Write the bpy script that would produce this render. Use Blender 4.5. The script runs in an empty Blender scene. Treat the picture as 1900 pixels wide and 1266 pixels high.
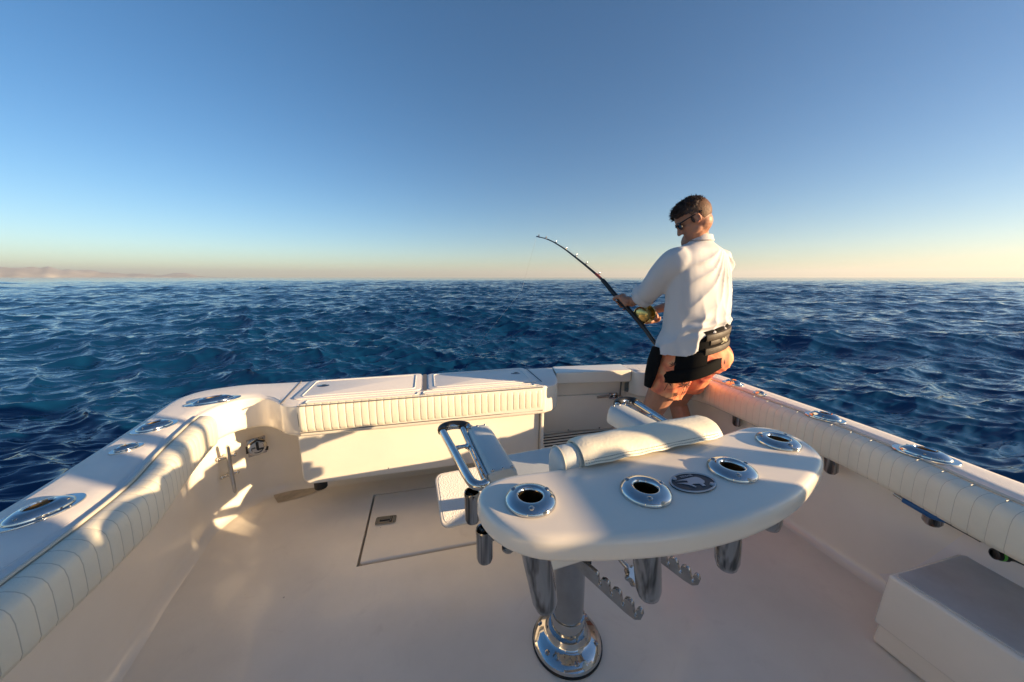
import bpy, bmesh, math, random
import numpy as np
from mathutils import Vector, Matrix, noise
R = math.radians
random.seed(7)
sc = bpy.context.scene

# ---------------------------------------------------------------- camera, sky, sun, exposure
CAMH = 1.28
cam = bpy.data.cameras.new('camera'); cam.lens = 11.99; cam.sensor_width = 36
cam.clip_start = 0.02; cam.clip_end = 60000
camo = bpy.data.objects.new('camera', cam); sc.collection.objects.link(camo)
camo.location = (0, 0, CAMH)
camo.rotation_euler = (R(90) - math.atan(118 / 633), 0, R(-14))
sc.camera = camo

SUN = Vector((.864, -.504, .225)).normalized()
w = bpy.data.worlds.new("World"); sc.world = w; w.use_nodes = True
wn = w.node_tree
sky = wn.nodes.new('ShaderNodeTexSky'); sky.sky_type = 'NISHITA'; sky.sun_disc = False
sky.sun_elevation = math.asin(SUN.z); sky.sun_rotation = math.atan2(SUN.x, SUN.y)
sky.air_density = .88; sky.dust_density = .4; sky.ozone_density = 2.3
hs = wn.nodes.new('ShaderNodeHueSaturation'); hs.inputs['Saturation'].default_value = 1.22
wn.links.new(sky.outputs[0], hs.inputs['Color']); wn.links.new(hs.outputs[0], wn.nodes['Background'].inputs[0])
wn.nodes['Background'].inputs[1].default_value = 0.075
sl = bpy.data.lights.new('sun', 'SUN'); sl.energy = 5.0; sl.angle = R(0.6); sl.color = (1.0, .72, .42)
so = bpy.data.objects.new('sun', sl); sc.collection.objects.link(so)
so.rotation_euler = SUN.to_track_quat('Z', 'Y').to_euler()
sc.view_settings.view_transform = 'Standard'; sc.view_settings.look = 'None'
sc.view_settings.exposure = 1.14; sc.view_settings.gamma = 1
sc.cycles.max_bounces = 8; sc.cycles.diffuse_bounces = 5; sc.cycles.glossy_bounces = 5
sc.cycles.caustics_reflective = True; sc.cycles.caustics_refractive = False
sc.cycles.sample_clamp_indirect = 4.0
sc.cycles.blur_glossy = 1.0

# ---------------------------------------------------------------- materials
def mat(name, col, rough=.5, metal=0, coat=0, spec=.5, bump=None, var=None, sub=0, trans=0):
    m = bpy.data.materials.new(name); m.use_nodes = True
    nt = m.node_tree; b = nt.nodes['Principled BSDF']
    b.inputs['Base Color'].default_value = (*col, 1); b.inputs['Roughness'].default_value = rough
    b.inputs['Metallic'].default_value = metal; b.inputs['Coat Weight'].default_value = coat
    b.inputs['Coat Roughness'].default_value = .08
    b.inputs['Specular IOR Level'].default_value = spec
    if sub:
        b.inputs['Subsurface Weight'].default_value = sub; b.inputs['Subsurface Radius'].default_value = (.02, .008, .004)
        b.inputs['Subsurface Scale'].default_value = 1
    tc = nt.nodes.new('ShaderNodeTexCoord')
    if var:   # (scale, amount): small irregularity of tone, dirt and wear
        n = nt.nodes.new('ShaderNodeTexNoise'); n.inputs['Scale'].default_value = var[0]; n.inputs['Detail'].default_value = 6
        n.inputs['Roughness'].default_value = .6
        nt.links.new(tc.outputs['Object'], n.inputs['Vector'])
        mx = nt.nodes.new('ShaderNodeMix'); mx.data_type = 'RGBA'
        c2 = tuple(x * (1 - var[1]) for x in col) if len(var) < 3 else var[2]
        mx.inputs[6].default_value = (*col, 1); mx.inputs[7].default_value = (*c2, 1)
        mr = nt.nodes.new('ShaderNodeMapRange'); mr.inputs[1].default_value = .38; mr.inputs[2].default_value = .68
        nt.links.new(n.outputs['Fac'], mr.inputs[0]); nt.links.new(mr.outputs[0], mx.inputs[0])
        nt.links.new(mx.outputs[2], b.inputs['Base Color'])
        mr2 = nt.nodes.new('ShaderNodeMapRange'); mr2.inputs[3].default_value = rough * .8; mr2.inputs[4].default_value = min(1, rough * 1.3)
        nt.links.new(n.outputs['Fac'], mr2.inputs[0]); nt.links.new(mr2.outputs[0], b.inputs['Roughness'])
    if bump:  # (kind, scale, distance)
        if bump[0] == 'noise':
            t = nt.nodes.new('ShaderNodeTexNoise'); t.inputs['Scale'].default_value = bump[1]; t.inputs['Detail'].default_value = 4; o = t.outputs['Fac']
        elif bump[0] == 'vor':
            t = nt.nodes.new('ShaderNodeTexVoronoi'); t.inputs['Scale'].default_value = bump[1]; o = t.outputs['Distance']
        else:
            t = nt.nodes.new('ShaderNodeTexWave'); t.inputs['Scale'].default_value = bump[1]; t.bands_direction = bump[3]; o = t.outputs['Fac']
        nt.links.new(tc.outputs['Object'], t.inputs['Vector'])
        bp = nt.nodes.new('ShaderNodeBump'); bp.inputs['Distance'].default_value = bump[2]; bp.inputs['Strength'].default_value = 1
        nt.links.new(o, bp.inputs['Height']); nt.links.new(bp.outputs[0], b.inputs['Normal'])
    return m
GEL = mat('gelcoat', (.88, .81, .695), .22, coat=.5, var=(2.2, .07), bump=('noise', 6, .0012))
GELF = mat('floor_gelcoat', (.88, .795, .665), .34, coat=.25, var=(1.7, .12), bump=('noise', 9, .002))
nt = GELF.node_tree; b = nt.nodes['Principled BSDF']; src = b.inputs['Base Color'].links[0].from_socket
tc = nt.nodes.new('ShaderNodeTexCoord'); vo = nt.nodes.new('ShaderNodeTexVoronoi'); vo.inputs['Scale'].default_value = 5.5
nt.links.new(tc.outputs['Object'], vo.inputs['Vector']); lt = nt.nodes.new('ShaderNodeMath'); lt.operation = 'LESS_THAN'; lt.inputs[1].default_value = .022
nt.links.new(vo.outputs['Distance'], lt.inputs[0])
sc1 = nt.nodes.new('ShaderNodeTexNoise'); sc1.inputs['Scale'].default_value = 3.0; sc1.inputs['Detail'].default_value = 9; sc1.inputs['Roughness'].default_value = .75; sc1.inputs['Distortion'].default_value = 2.5
nt.links.new(tc.outputs['Object'], sc1.inputs['Vector']); mrr = nt.nodes.new('ShaderNodeMapRange'); mrr.inputs[1].default_value = .56; mrr.inputs[2].default_value = .74; mrr.inputs[4].default_value = .22
nt.links.new(sc1.outputs['Fac'], mrr.inputs[0]); mxx = nt.nodes.new('ShaderNodeMix'); mxx.data_type = 'RGBA'; mxx.inputs[7].default_value = (.52, .43, .34, 1)
nt.links.new(src, mxx.inputs[6]); nt.links.new(mrr.outputs[0], mxx.inputs[0]); mx3 = nt.nodes.new('ShaderNodeMix'); mx3.data_type = 'RGBA'; mx3.inputs[7].default_value = (.22, .17, .13, 1)
nt.links.new(mxx.outputs[2], mx3.inputs[6]); mu = nt.nodes.new('ShaderNodeMath'); mu.operation = 'MULTIPLY'; mu.inputs[1].default_value = .6
nt.links.new(lt.outputs[0], mu.inputs[0]); nt.links.new(mu.outputs[0], mx3.inputs[0]); nt.links.new(mx3.outputs[2], b.inputs['Base Color'])
NONSKID = mat('deck_nonskid', (.86, .80, .74), .42, bump=('wave', 120, .0005, 'X'), var=(3, .05))
LID = mat('lid_gelcoat', (.86, .80, .73), .38, bump=('vor', 300, .0006), var=(3, .06))
VINYL = mat('white_vinyl', (.84, .775, .62), .42, bump=('noise', 160, .0008), var=(7, .10))
VINYLG = mat('pale_grey_vinyl', (.62, .63, .60), .36, bump=('noise', 140, .0006), var=(6, .1))
BOARD = mat('starboard', (.88, .79, .67), .24, coat=.35, var=(4, .05), bump=('noise', 5, .001))
CHROME = mat('polished_steel', (.64, .63, .61), .06, metal=1, var=(14, .12), bump=('noise', 30, .0003))
STEELD = mat('brushed_steel', (.50, .48, .46), .24, metal=1, var=(20, .25))
TUBE = mat('tube_painted_reflections', (.40, .385, .37), .10, metal=1, bump=('noise', 22, .0004))
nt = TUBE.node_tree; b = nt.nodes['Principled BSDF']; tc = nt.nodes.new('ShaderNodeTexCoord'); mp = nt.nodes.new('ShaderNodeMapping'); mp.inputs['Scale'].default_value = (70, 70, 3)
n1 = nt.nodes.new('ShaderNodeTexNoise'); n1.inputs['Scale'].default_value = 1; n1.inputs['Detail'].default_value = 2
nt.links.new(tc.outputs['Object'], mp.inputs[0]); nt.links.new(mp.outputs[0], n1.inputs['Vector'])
cr = nt.nodes.new('ShaderNodeValToRGB'); cr.color_ramp.elements[0].position = .36; cr.color_ramp.elements[0].color = (.13, .12, .11, 1); cr.color_ramp.elements[1].position = .56; cr.color_ramp.elements[1].color = (.50, .48, .46, 1)  # dark and light streaks paint reflections into the tube colour
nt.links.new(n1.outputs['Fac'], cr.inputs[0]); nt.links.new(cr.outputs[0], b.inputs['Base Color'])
BRASS = mat('tarnished_steel_inside', (.55, .40, .22), .3, metal=1, var=(30, .5))
BLACK = mat('black_rubber', (.012, .012, .013), .45)
DARK = mat('slot_shade_dark', (.012, .010, .009), .8)
SEAM = mat('seam_grey', (.16, .15, .14), .6)
SEAMV = mat('pleat_stitch', (.56, .51, .41), .7)
SEAMT = mat('pleat_stitch_dark', (.22, .17, .10), .7)
PIPING = mat('piping', (.60, .56, .47), .5)
BLUEM = mat('blue_plastic', (.01, .10, .30), .4)
GREENM = mat('green_ring', (.15, .55, .08), .4)
STAIN_SHADE = mat('stained_shaded_gelcoat', (.62, .52, .38), .5, var=(9, .45))
GOLD = mat('gold_anodised', (.72, .50, .17), .22, metal=1, var=(30, .2))
RODBLK = mat('rod_black', (.010, .011, .014), .28, coat=.4)
RODRED = mat('rod_red_wrap', (.35, .05, .03), .3, coat=.4)
SKIN = mat('skin', (.48, .225, .135), .48, sub=.12, var=(9, .18), bump=('noise', 90, .0008))
HAIR = mat('hair', (.055, .026, .014), .5, var=(60, .5), bump=('noise', 120, .004))
HAIRS = mat('short_back_hair', (.17, .078, .034), .6, var=(90, .5), bump=('noise', 240, .002))
BELT = mat('belt_fabric', (.006, .0055, .0055), .85, spec=.15, bump=('noise', 300, .0008))
BELTP = mat('belt_pad', (.065, .045, .028), .55, bump=('noise', 260, .0010), var=(20, .3))
LENS = mat('dark_lens', (.02, .012, .01), .06, coat=1)
LOGO = mat('logo_cream', (.75, .68, .45), .5)
BADGE = mat('badge_dark', (.012, .022, .035), .35)
BADGES = mat('badge_silver', (.42, .44, .48), .35, metal=.7)
PALM = mat('palm_print', (.05, .022, .018), .7)
FOAMW = mat('hull_white', (.80, .76, .72), .25, coat=.5)
# shirt: thin white cotton that lets some light through
SHIRT = mat('white_cotton', (.76, .74, .74), .75, bump=('noise', 700, .0004))
nt = SHIRT.node_tree; b = nt.nodes['Principled BSDF']
tr = nt.nodes.new('ShaderNodeBsdfTranslucent'); tr.inputs[0].default_value = (.86, .80, .74, 1)
ms = nt.nodes.new('ShaderNodeMixShader'); ms.inputs[0].default_value = .22
nt.links.new(b.outputs[0], ms.inputs[1]); nt.links.new(tr.outputs[0], ms.inputs[2])
nt.links.new(ms.outputs[0], nt.nodes['Material Output'].inputs[0])
# shorts: coral print, darker and lighter clouds of dye
SHORTS = mat('coral_print', (.86, .30, .12), .7, bump=('noise', 500, .0004))
nt = SHORTS.node_tree; b = nt.nodes['Principled BSDF']; tc = nt.nodes.new('ShaderNodeTexCoord')
n1 = nt.nodes.new('ShaderNodeTexNoise'); n1.inputs['Scale'].default_value = 11; n1.inputs['Detail'].default_value = 5; n1.inputs['Distortion'].default_value = 1.2
nt.links.new(tc.outputs['Object'], n1.inputs['Vector'])
cr = nt.nodes.new('ShaderNodeValToRGB'); e = cr.color_ramp.elements
e[0].position = .3; e[0].color = (.52, .10, .075, 1); e[1].position = .7; e[1].color = (.90, .42, .20, 1)
k = e.new(.48); k.color = (.86, .25, .11, 1)
nt.links.new(n1.outputs['Fac'], cr.inputs[0]); nt.links.new(cr.outputs[0], b.inputs['Base Color'])

# ---------------------------------------------------------------- helpers
def link(o, parent=None):
    sc.collection.objects.link(o)
    if parent: o.parent = parent
    return o
def tag(o, label=None, cat=None, group=None, kind=None):
    for k_, v in (('label', label), ('category', cat), ('group', group), ('kind', kind)):
        if v: o[k_] = v
    return o
def empty(name, loc=(0, 0, 0), rz=0):
    o = bpy.data.objects.new(name, None); o.location = loc; o.rotation_euler = (0, 0, rz); o.empty_display_size = .1
    return link(o)
def flat_rot(parent, m):
    return m
class MB:
    def __init__(s): s.v = []; s.f = []; s.m = []; s.mats = []
    def mi(s, m):
        if m not in s.mats: s.mats.append(m)
        return s.mats.index(m)
    def add(s, vs, fs, m=None):
        n = len(s.v); s.v += [tuple(v) for v in vs]; i = s.mi(m) if m else 0
        for f in fs: s.f.append(tuple(a + n for a in f)); s.m.append(i)
        return s
    def box(s, c, d, m=None, M=None):
        x, y, z = d[0] / 2, d[1] / 2, d[2] / 2
        vs = [Vector((a, b_, c_)) for c_ in (-z, z) for a, b_ in ((-x, -y), (x, -y), (x, y), (-x, y))]
        if M: vs = [M @ v for v in vs]
        vs = [v + Vector(c) for v in vs]
        return s.add(vs, [(3, 2, 1, 0), (4, 5, 6, 7), (0, 1, 5, 4), (1, 2, 6, 5), (2, 3, 7, 6), (3, 0, 4, 7)], m)
    def grid(s, rows, closed=False, caps=False, m=None):
        n = len(rows[0]); vs = [p for r in rows for p in r]; fs = []
        for i in range(len(rows) - 1):
            for j in range(n if closed else n - 1):
                k_ = (j + 1) % n
                fs.append((i * n + j, i * n + k_, (i + 1) * n + k_, (i + 1) * n + j))
        if caps: fs.append(tuple(range(n - 1, -1, -1))); fs.append(tuple((len(rows) - 1) * n + j for j in range(n)))
        return s.add(vs, fs, m)
    def tube(s, pts, r, n=14, caps=True, m=None, flat=1.0):
        pts = [Vector(p) for p in pts]; rs = r if hasattr(r, '__len__') else [r] * len(pts)
        rows = []; up = None
        for i, p in enumerate(pts):
            t = (pts[min(i + 1, len(pts) - 1)] - pts[max(i - 1, 0)]).normalized()
            if up is None:
                up = Vector((0, 0, 1)) if abs(t.z) < .9 else Vector((1, 0, 0))
            sd = t.cross(up).normalized(); up = sd.cross(t).normalized()
            rows.append([p + (sd * math.cos(a) + up * math.sin(a) * flat) * rs[i] for a in (2 * math.pi * j / n for j in range(n))])
        return s.grid(rows, True, caps, m)
    def lathe(s, prof, c=(0, 0, 0), M=None, n=36, m=None, sx=1, sy=1, caps=False):
        rows = []
        for r, z in prof:
            row = [Vector((r * sx * math.cos(2 * math.pi * j / n), r * sy * math.sin(2 * math.pi * j / n), z)) for j in range(n)]
            if M: row = [M @ v for v in row]
            rows.append([v + Vector(c) for v in row])
        return s.grid(rows, True, caps, m)
    def ball(s, c, r, n=12, m=None, M=None):
        rows = []
        for i in range(n + 1):
            t = math.pi * (i if 0 < i < n else (.02 if i == 0 else n - .02)) / n
            row = []
            for j in range(n * 2):
                a = math.pi * j / n; v = Vector((math.sin(t) * math.cos(a), math.sin(t) * math.sin(a), math.cos(t)))
                v = Vector((v.x * r[0], v.y * r[1], v.z * r[2])) if hasattr(r, '__len__') else v * r
                if M: v = M @ v
                row.append(v + Vector(c))
            rows.append(row)
        return s.grid(rows, True, True, m)
    def obj(s, name, mt=None, parent=None, smooth=True, bevel=0, seg=3, sub=0, ang=40):
        me = bpy.data.meshes.new(name); me.from_pydata([tuple(v) for v in s.v], [], s.f)
        mats = s.mats if s.mats and mt is None else [mt]
        for m_ in mats: me.materials.append(m_)
        if mt is None: me.polygons.foreach_set('material_index', s.m)
        o = link(bpy.data.objects.new(name, me), parent)
        if parent and not s.__dict__.get('local'):
            o.matrix_parent_inverse = Matrix.Identity(4)
        fin(o, smooth, bevel, seg, sub, ang)
        return o
def fin(o, smooth=True, bevel=0, seg=3, sub=0, ang=40):
    me = o.data; bm = bmesh.new(); bm.from_mesh(me)
    bmesh.ops.recalc_face_normals(bm, faces=bm.faces)
    if bevel:
        ed = [e_ for e_ in bm.edges if len(e_.link_faces) == 2 and e_.calc_face_angle(0) > R(30)]
        bmesh.ops.bevel(bm, geom=ed, offset=bevel, segments=seg, profile=.6, affect='EDGES', clamp_overlap=True)
    bm.to_mesh(me); bm.free()
    if sub:
        md = o.modifiers.new('s', 'SUBSURF'); md.levels = md.render_levels = sub; bake(o)
    if smooth:
        o.data.polygons.foreach_set('use_smooth', [True] * len(o.data.polygons))
        o.data.set_sharp_from_angle(angle=R(ang))
def bake(o):
    dg = bpy.context.evaluated_depsgraph_get(); dg.update()
    me = bpy.data.meshes.new_from_object(o.evaluated_get(dg)); o.modifiers.clear(); old = o.data
    o.data = me; bpy.data.meshes.remove(old)
def prism(outline, z0, z1, mt, name, parent=None, bevel=.006, seg=3, M=None, smooth=True):
    mb = MB(); n = len(outline)
    vs = [Vector((x, y, z)) for z in (z0, z1) for x, y in outline]
    if M: vs = [M @ v for v in vs]
    mb.add(vs, [tuple(range(n - 1, -1, -1)), tuple(range(n, 2 * n))] + [(i, (i + 1) % n, n + (i + 1) % n, n + i) for i in range(n)])
    return mb.obj(name, mt, parent, smooth, bevel, seg)
def rrect(x0, y0, x1, y1, r, n=6):
    out = []
    for cx, cy, a0 in ((x1 - r, y0 + r, -90), (x1 - r, y1 - r, 0), (x0 + r, y1 - r, 90), (x0 + r, y0 + r, 180)):
        for i in range(n + 1):
            a = R(a0 + 90 * i / n); out.append((cx + r * math.cos(a), cy + r * math.sin(a)))
    return out
def spline(P, n=8):
    """Catmull-Rom through P (list of tuples)"""
    P = [Vector(p) for p in P]; out = []
    for i in range(len(P) - 1):
        p0 = P[i - 1] if i else P[0] * 2 - P[1]; p1, p2 = P[i], P[i + 1]
        p3 = P[i + 2] if i + 2 < len(P) else p2 * 2 - p1
        for k_ in range(n):
            t = k_ / n
            out.append(.5 * ((2 * p1) + (p2 - p0) * t + (2 * p0 - 5 * p1 + 4 * p2 - p3) * t * t + (3 * p1 - p0 - 3 * p2 + p3) * t ** 3))
    out.append(P[-1]); return out
def frame(origin, zdir, xhint=(1, 0, 0)):
    z = Vector(zdir).normalized(); x = Vector(xhint); x = (x - z * x.dot(z)).normalized(); y = z.cross(x)
    return Matrix.Translation(origin) @ Matrix((x, y, z)).transposed().to_4x4()
def text_mesh(txt, size, M, mt, name, parent, ext=.0006):
    cu = bpy.data.curves.new('t', 'FONT'); cu.body = txt; cu.size = size; cu.extrude = ext; cu.align_x = 'CENTER'; cu.align_y = 'CENTER'
    cu.space_character = .95
    o = bpy.data.objects.new('t', cu); sc.collection.objects.link(o)
    dg = bpy.context.evaluated_depsgraph_get(); dg.update()
    me = bpy.data.meshes.new_from_object(o.evaluated_get(dg)); bpy.data.objects.remove(o)
    me.transform(M); me.materials.clear(); me.materials.append(mt); me.name = name
    return link(bpy.data.objects.new(name, me), parent)

def split(o):
    bm = bmesh.new(); bm.from_mesh(o.data); bm.verts.ensure_lookup_table(); seen = set(); isl = []
    for v in bm.verts:
        if v.index in seen: continue
        st = [v]; seen.add(v.index); comp = []
        while st:
            q = st.pop(); comp.append(q.index)
            for e_ in q.link_edges:
                w_ = e_.other_vert(q)
                if w_.index not in seen: seen.add(w_.index); st.append(w_)
        isl.append(set(comp))
    bm.free()
    if len(isl) < 2: return
    src = o.data
    for k_, comp in enumerate(isl):
        me = src.copy(); b2 = bmesh.new(); b2.from_mesh(me); b2.verts.ensure_lookup_table()
        bmesh.ops.delete(b2, geom=[v for v in b2.verts if v.index not in comp], context='VERTS'); b2.to_mesh(me); b2.free()
        if k_ == 0: o.data = me
        else:
            c = o.copy(); c.data = me; sc.collection.objects.link(c)
    bpy.data.meshes.remove(src)
# ---------------------------------------------------------------- the sea
SEA = -.38
def build_sea():
    # rings of a polar sheet around the boat, finest towards the stern where it is seen
    fr = np.arange(-100, 130, .19) ; az = []
    a = -180.0
    th = 14.0
    while a < 180:
        az.append(a); a += .15 if abs(a) < 66 else 1.4
    az = np.radians(np.array(az)) ; phi = R(90 - 14) - az
    rr = [1.3]
    while rr[-1] < 14000:
        rr.append(rr[-1] * (1 + (.0047 if rr[-1] < 200 else .014)))
    rr = np.array(rr); Rg, Pg = np.meshgrid(rr, phi, indexing='ij')
    X = Rg * np.cos(Pg); Yc = Rg * np.sin(Pg); Z = np.zeros_like(X); DX = np.zeros_like(X); DY = np.zeros_like(X)
    rng = np.random.default_rng(11)
    cell = np.maximum(Rg * .0047, .010)
    # patches of rougher and calmer water
    pat = 1 + .25 * np.sin(X * .13 + Yc * .07 + 1) * np.sin(Yc * .11 - X * .05) + .2 * np.sin(X * .041 - 2) * np.sin(Yc * .033 + .4)
    for i in range(230):
        lam = .14 * (11 / .14) ** (rng.random() ** 1.2)
        k_ = 2 * math.pi / lam
        d = R(-108) + rng.normal() * (.30 if lam > 2 else .55)
        amp = .0062 * lam ** .85 * (.45 + 1.1 * rng.random())
        if lam > 1.6: amp *= .60
        if lam > 6: amp *= .75
        ph = rng.random() * 6.28
        fade = np.clip((lam / cell - 2.2) / 3, 0, 1)
        a_ = amp * fade * (pat if lam < 4 else 1)
        kx, ky = math.cos(d), math.sin(d)
        t = k_ * (kx * X + ky * Yc) + ph
        Z += a_ * np.cos(t); q = .95
        DX -= kx * a_ * q * np.sin(t); DY -= ky * a_ * q * np.sin(t)
    far = np.clip(1 - (Rg - 200) / 900, .25, 1)
    Z = Z * far
    near = np.clip((Rg - 1.3) / 1.5, 0, 1)
    Z *= near
    vs = np.stack([X + DX * near, Yc + DY * near, Z], -1).reshape(-1, 3)
    nr, na = X.shape
    I, Jn = np.meshgrid(np.arange(nr - 1), np.arange(na), indexing='ij'); J2 = (Jn + 1) % na
    F = np.stack([I * na + Jn, I * na + J2, (I + 1) * na + J2, (I + 1) * na + Jn], -1).reshape(-1, 4)
    F = F[:, ::-1]
    me = bpy.data.meshes.new('sea_water')
    me.vertices.add(len(vs)); me.vertices.foreach_set('co', vs.ravel().astype(np.float32))
    me.loops.add(F.size); me.loops.foreach_set('vertex_index', F.ravel().astype(np.int32))
    me.polygons.add(len(F)); me.polygons.foreach_set('loop_start', (np.arange(len(F)) * 4).astype(np.int32))
    me.polygons.foreach_set('loop_total', np.full(len(F), 4, np.int32))
    me.polygons.foreach_set('use_smooth', np.ones(len(F), bool))
    me.update(); me.validate()
    if me.polygons[len(me.polygons) // 2].normal.z < 0: me.flip_normals()
    m = bpy.data.materials.new('sea'); m.use_nodes = True; nt = m.node_tree; b = nt.nodes['Principled BSDF']
    b.inputs['Base Color'].default_value = (.003, .036, .100, 1); b.inputs['Roughness'].default_value = .06
    b.inputs['IOR'].default_value = 1.333
    tc = nt.nodes.new('ShaderNodeTexCoord')
    mp = nt.nodes.new('ShaderNodeMapping'); mp.inputs['Rotation'].default_value = (0, 0, R(-18)); mp.inputs['Scale'].default_value = (.34, 1.05, 1)
    nt.links.new(tc.outputs['Object'], mp.inputs[0])
    last = None
    for s_, d_, det, ds, kind in ((1.1, .115, 8, .5, 'RIDGED_MULTIFRACTAL'), (4.0, .042, 7, .7, 'RIDGED_MULTIFRACTAL'), (11, .013, 6, .8, 'RIDGED_MULTIFRACTAL')):
        n = nt.nodes.new('ShaderNodeTexNoise'); n.noise_type = kind; n.normalize = True; n.inputs['Scale'].default_value = s_; n.inputs['Detail'].default_value = det
        n.inputs['Roughness'].default_value = .58; n.inputs['Distortion'].default_value = ds
        nt.links.new(mp.outputs[0], n.inputs['Vector'])
        bp = nt.nodes.new('ShaderNodeBump'); bp.inputs['Distance'].default_value = d_; bp.inputs['Strength'].default_value = 1.0
        nt.links.new(n.outputs['Fac'], bp.inputs['Height'])
        if last: nt.links.new(last.outputs[0], bp.inputs['Normal'])
        last = bp
    nt.links.new(last.outputs[0], b.inputs['Normal'])
    fa = nt.nodes.new('ShaderNodeTexNoise'); fa.inputs['Scale'].default_value = 5; fa.inputs['Detail'].default_value = 12; fa.inputs['Roughness'].default_value = .72; fa.inputs['Distortion'].default_value = 1.6
    fb = nt.nodes.new('ShaderNodeTexNoise'); fb.inputs['Scale'].default_value = .22; fb.inputs['Detail'].default_value = 2
    nt.links.new(mp.outputs[0], fa.inputs['Vector']); nt.links.new(tc.outputs['Object'], fb.inputs['Vector'])
    m1 = nt.nodes.new('ShaderNodeMapRange'); m1.inputs[1].default_value = .66; m1.inputs[2].default_value = .72; nt.links.new(fa.outputs['Fac'], m1.inputs[0])
    m2 = nt.nodes.new('ShaderNodeMapRange'); m2.inputs[1].default_value = .55; m2.inputs[2].default_value = .66; m2.inputs[4].default_value = .6; nt.links.new(fb.outputs['Fac'], m2.inputs[0])
    mm = nt.nodes.new('ShaderNodeMath'); mm.operation = 'MULTIPLY'; nt.links.new(m1.outputs[0], mm.inputs[0]); nt.links.new(m2.outputs[0], mm.inputs[1])
    mx = nt.nodes.new('ShaderNodeMix'); mx.data_type = 'RGBA'; mx.inputs[6].default_value = b.inputs['Base Color'].default_value[:]; mx.inputs[7].default_value = (.55, .62, .64, 1)
    nt.links.new(mm.outputs[0], mx.inputs[0]); nt.links.new(mx.outputs[2], b.inputs['Base Color'])
    me.materials.append(m)
    o = bpy.data.objects.new('sea_water', me); o.location = (0, 0, SEA); link(o)
    tag(o, 'deep blue choppy open sea reaching the horizon', None, None, 'structure')
    return o
build_sea()

def build_hills():
    # low desert coast far off to port
    yaw = R(14)
    def pt(px, D): 
        a = math.atan((px - 950) / 633.) ; ang = R(90) - yaw - a
        return D * math.cos(ang), D * math.sin(ang)
    prof = [(-500, 60), (-260, 120), (-120, 175), (0, 205), (60, 195), (120, 178), (180, 150), (215, 118), (235, 92), (262, 96), (285, 92), (300, 62), (312, 60), (325, 84), (340, 110), (352, 118), (364, 104), (376, 52), (392, 28), (430, 14), (470, 2)]
    D0 = 13000; rows = []
    rng = np.random.default_rng(3)
    xs = []; hs = []
    for i in range(len(prof) - 1):
        for k_ in range(12):
            t = k_ / 12; xs.append(prof[i][0] * (1 - t) + prof[i + 1][0] * t); hs.append(prof[i][1] * (1 - t) + prof[i + 1][1] * t)
    for r_i, (dd, hf) in enumerate(((0, 0), (150, .18), (420, .5), (800, .8), (1200, 1.0), (1700, .9), (2400, .5), (3200, 0))):
        row = []
        for x, h in zip(xs, hs):
            X, Y_ = pt(x, D0 + dd + 220 * noise.noise(Vector((x * .03, r_i * .5, 0))))
            hh = h * hf * (1 + .28 * noise.noise(Vector((x * .05, r_i * .9, 3))) * (0 < r_i < 7)) * 1.25
            row.append((X, Y_, SEA - 6 + hh))
        rows.append(row)
    mb = MB(); mb.grid(rows)
    m = mat('desert_sand', (.55, .40, .30), .9)
    nt = m.node_tree; b = nt.nodes['Principled BSDF']; tc = nt.nodes.new('ShaderNodeTexCoord')
    n = nt.nodes.new('ShaderNodeTexNoise'); n.inputs['Scale'].default_value = .0018; n.inputs['Detail'].default_value = 8
    cr = nt.nodes.new('ShaderNodeValToRGB'); cr.color_ramp.elements[0].position = .42; cr.color_ramp.elements[0].color = (.36, .32, .28, 1)
    cr.color_ramp.elements[1].position = .60; cr.color_ramp.elements[1].color = (.52, .47, .40, 1)
    nt.links.new(tc.outputs['Object'], n.inputs['Vector']); nt.links.new(n.outputs['Fac'], cr.inputs[0]); nt.links.new(cr.outputs[0], b.inputs['Base Color'])
    tag(mb.obj('hills', m), 'low hazy sandy hills on the horizon at far left', None, None, 'structure')
build_hills()

def build_haze():
    mb = MB(); mb.box((0, 0, 180 - 10), (44000, 44000, 380)); m = bpy.data.materials.new('haze'); m.use_nodes = True; nt = m.node_tree
    nt.nodes.remove(nt.nodes['Principled BSDF']); v = nt.nodes.new('ShaderNodeVolumePrincipled')
    v.inputs['Color'].default_value = (.93, .95, .97, 1); v.inputs['Density'].default_value = 7.5e-5; v.inputs['Anisotropy'].default_value = .25
    nt.links.new(v.outputs[0], nt.nodes['Material Output'].inputs['Volume'])
    tag(mb.obj('haze', m, None, False), 'thin pale sea haze in front of the far coast', None, None, 'stuff')
build_haze()
# ---------------------------------------------------------------- the boat
boat = tag(empty('fishing_boat', (0, 0, 0)), 'white sport fishing boat with open cockpit and padded gunwales', 'boat')
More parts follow.
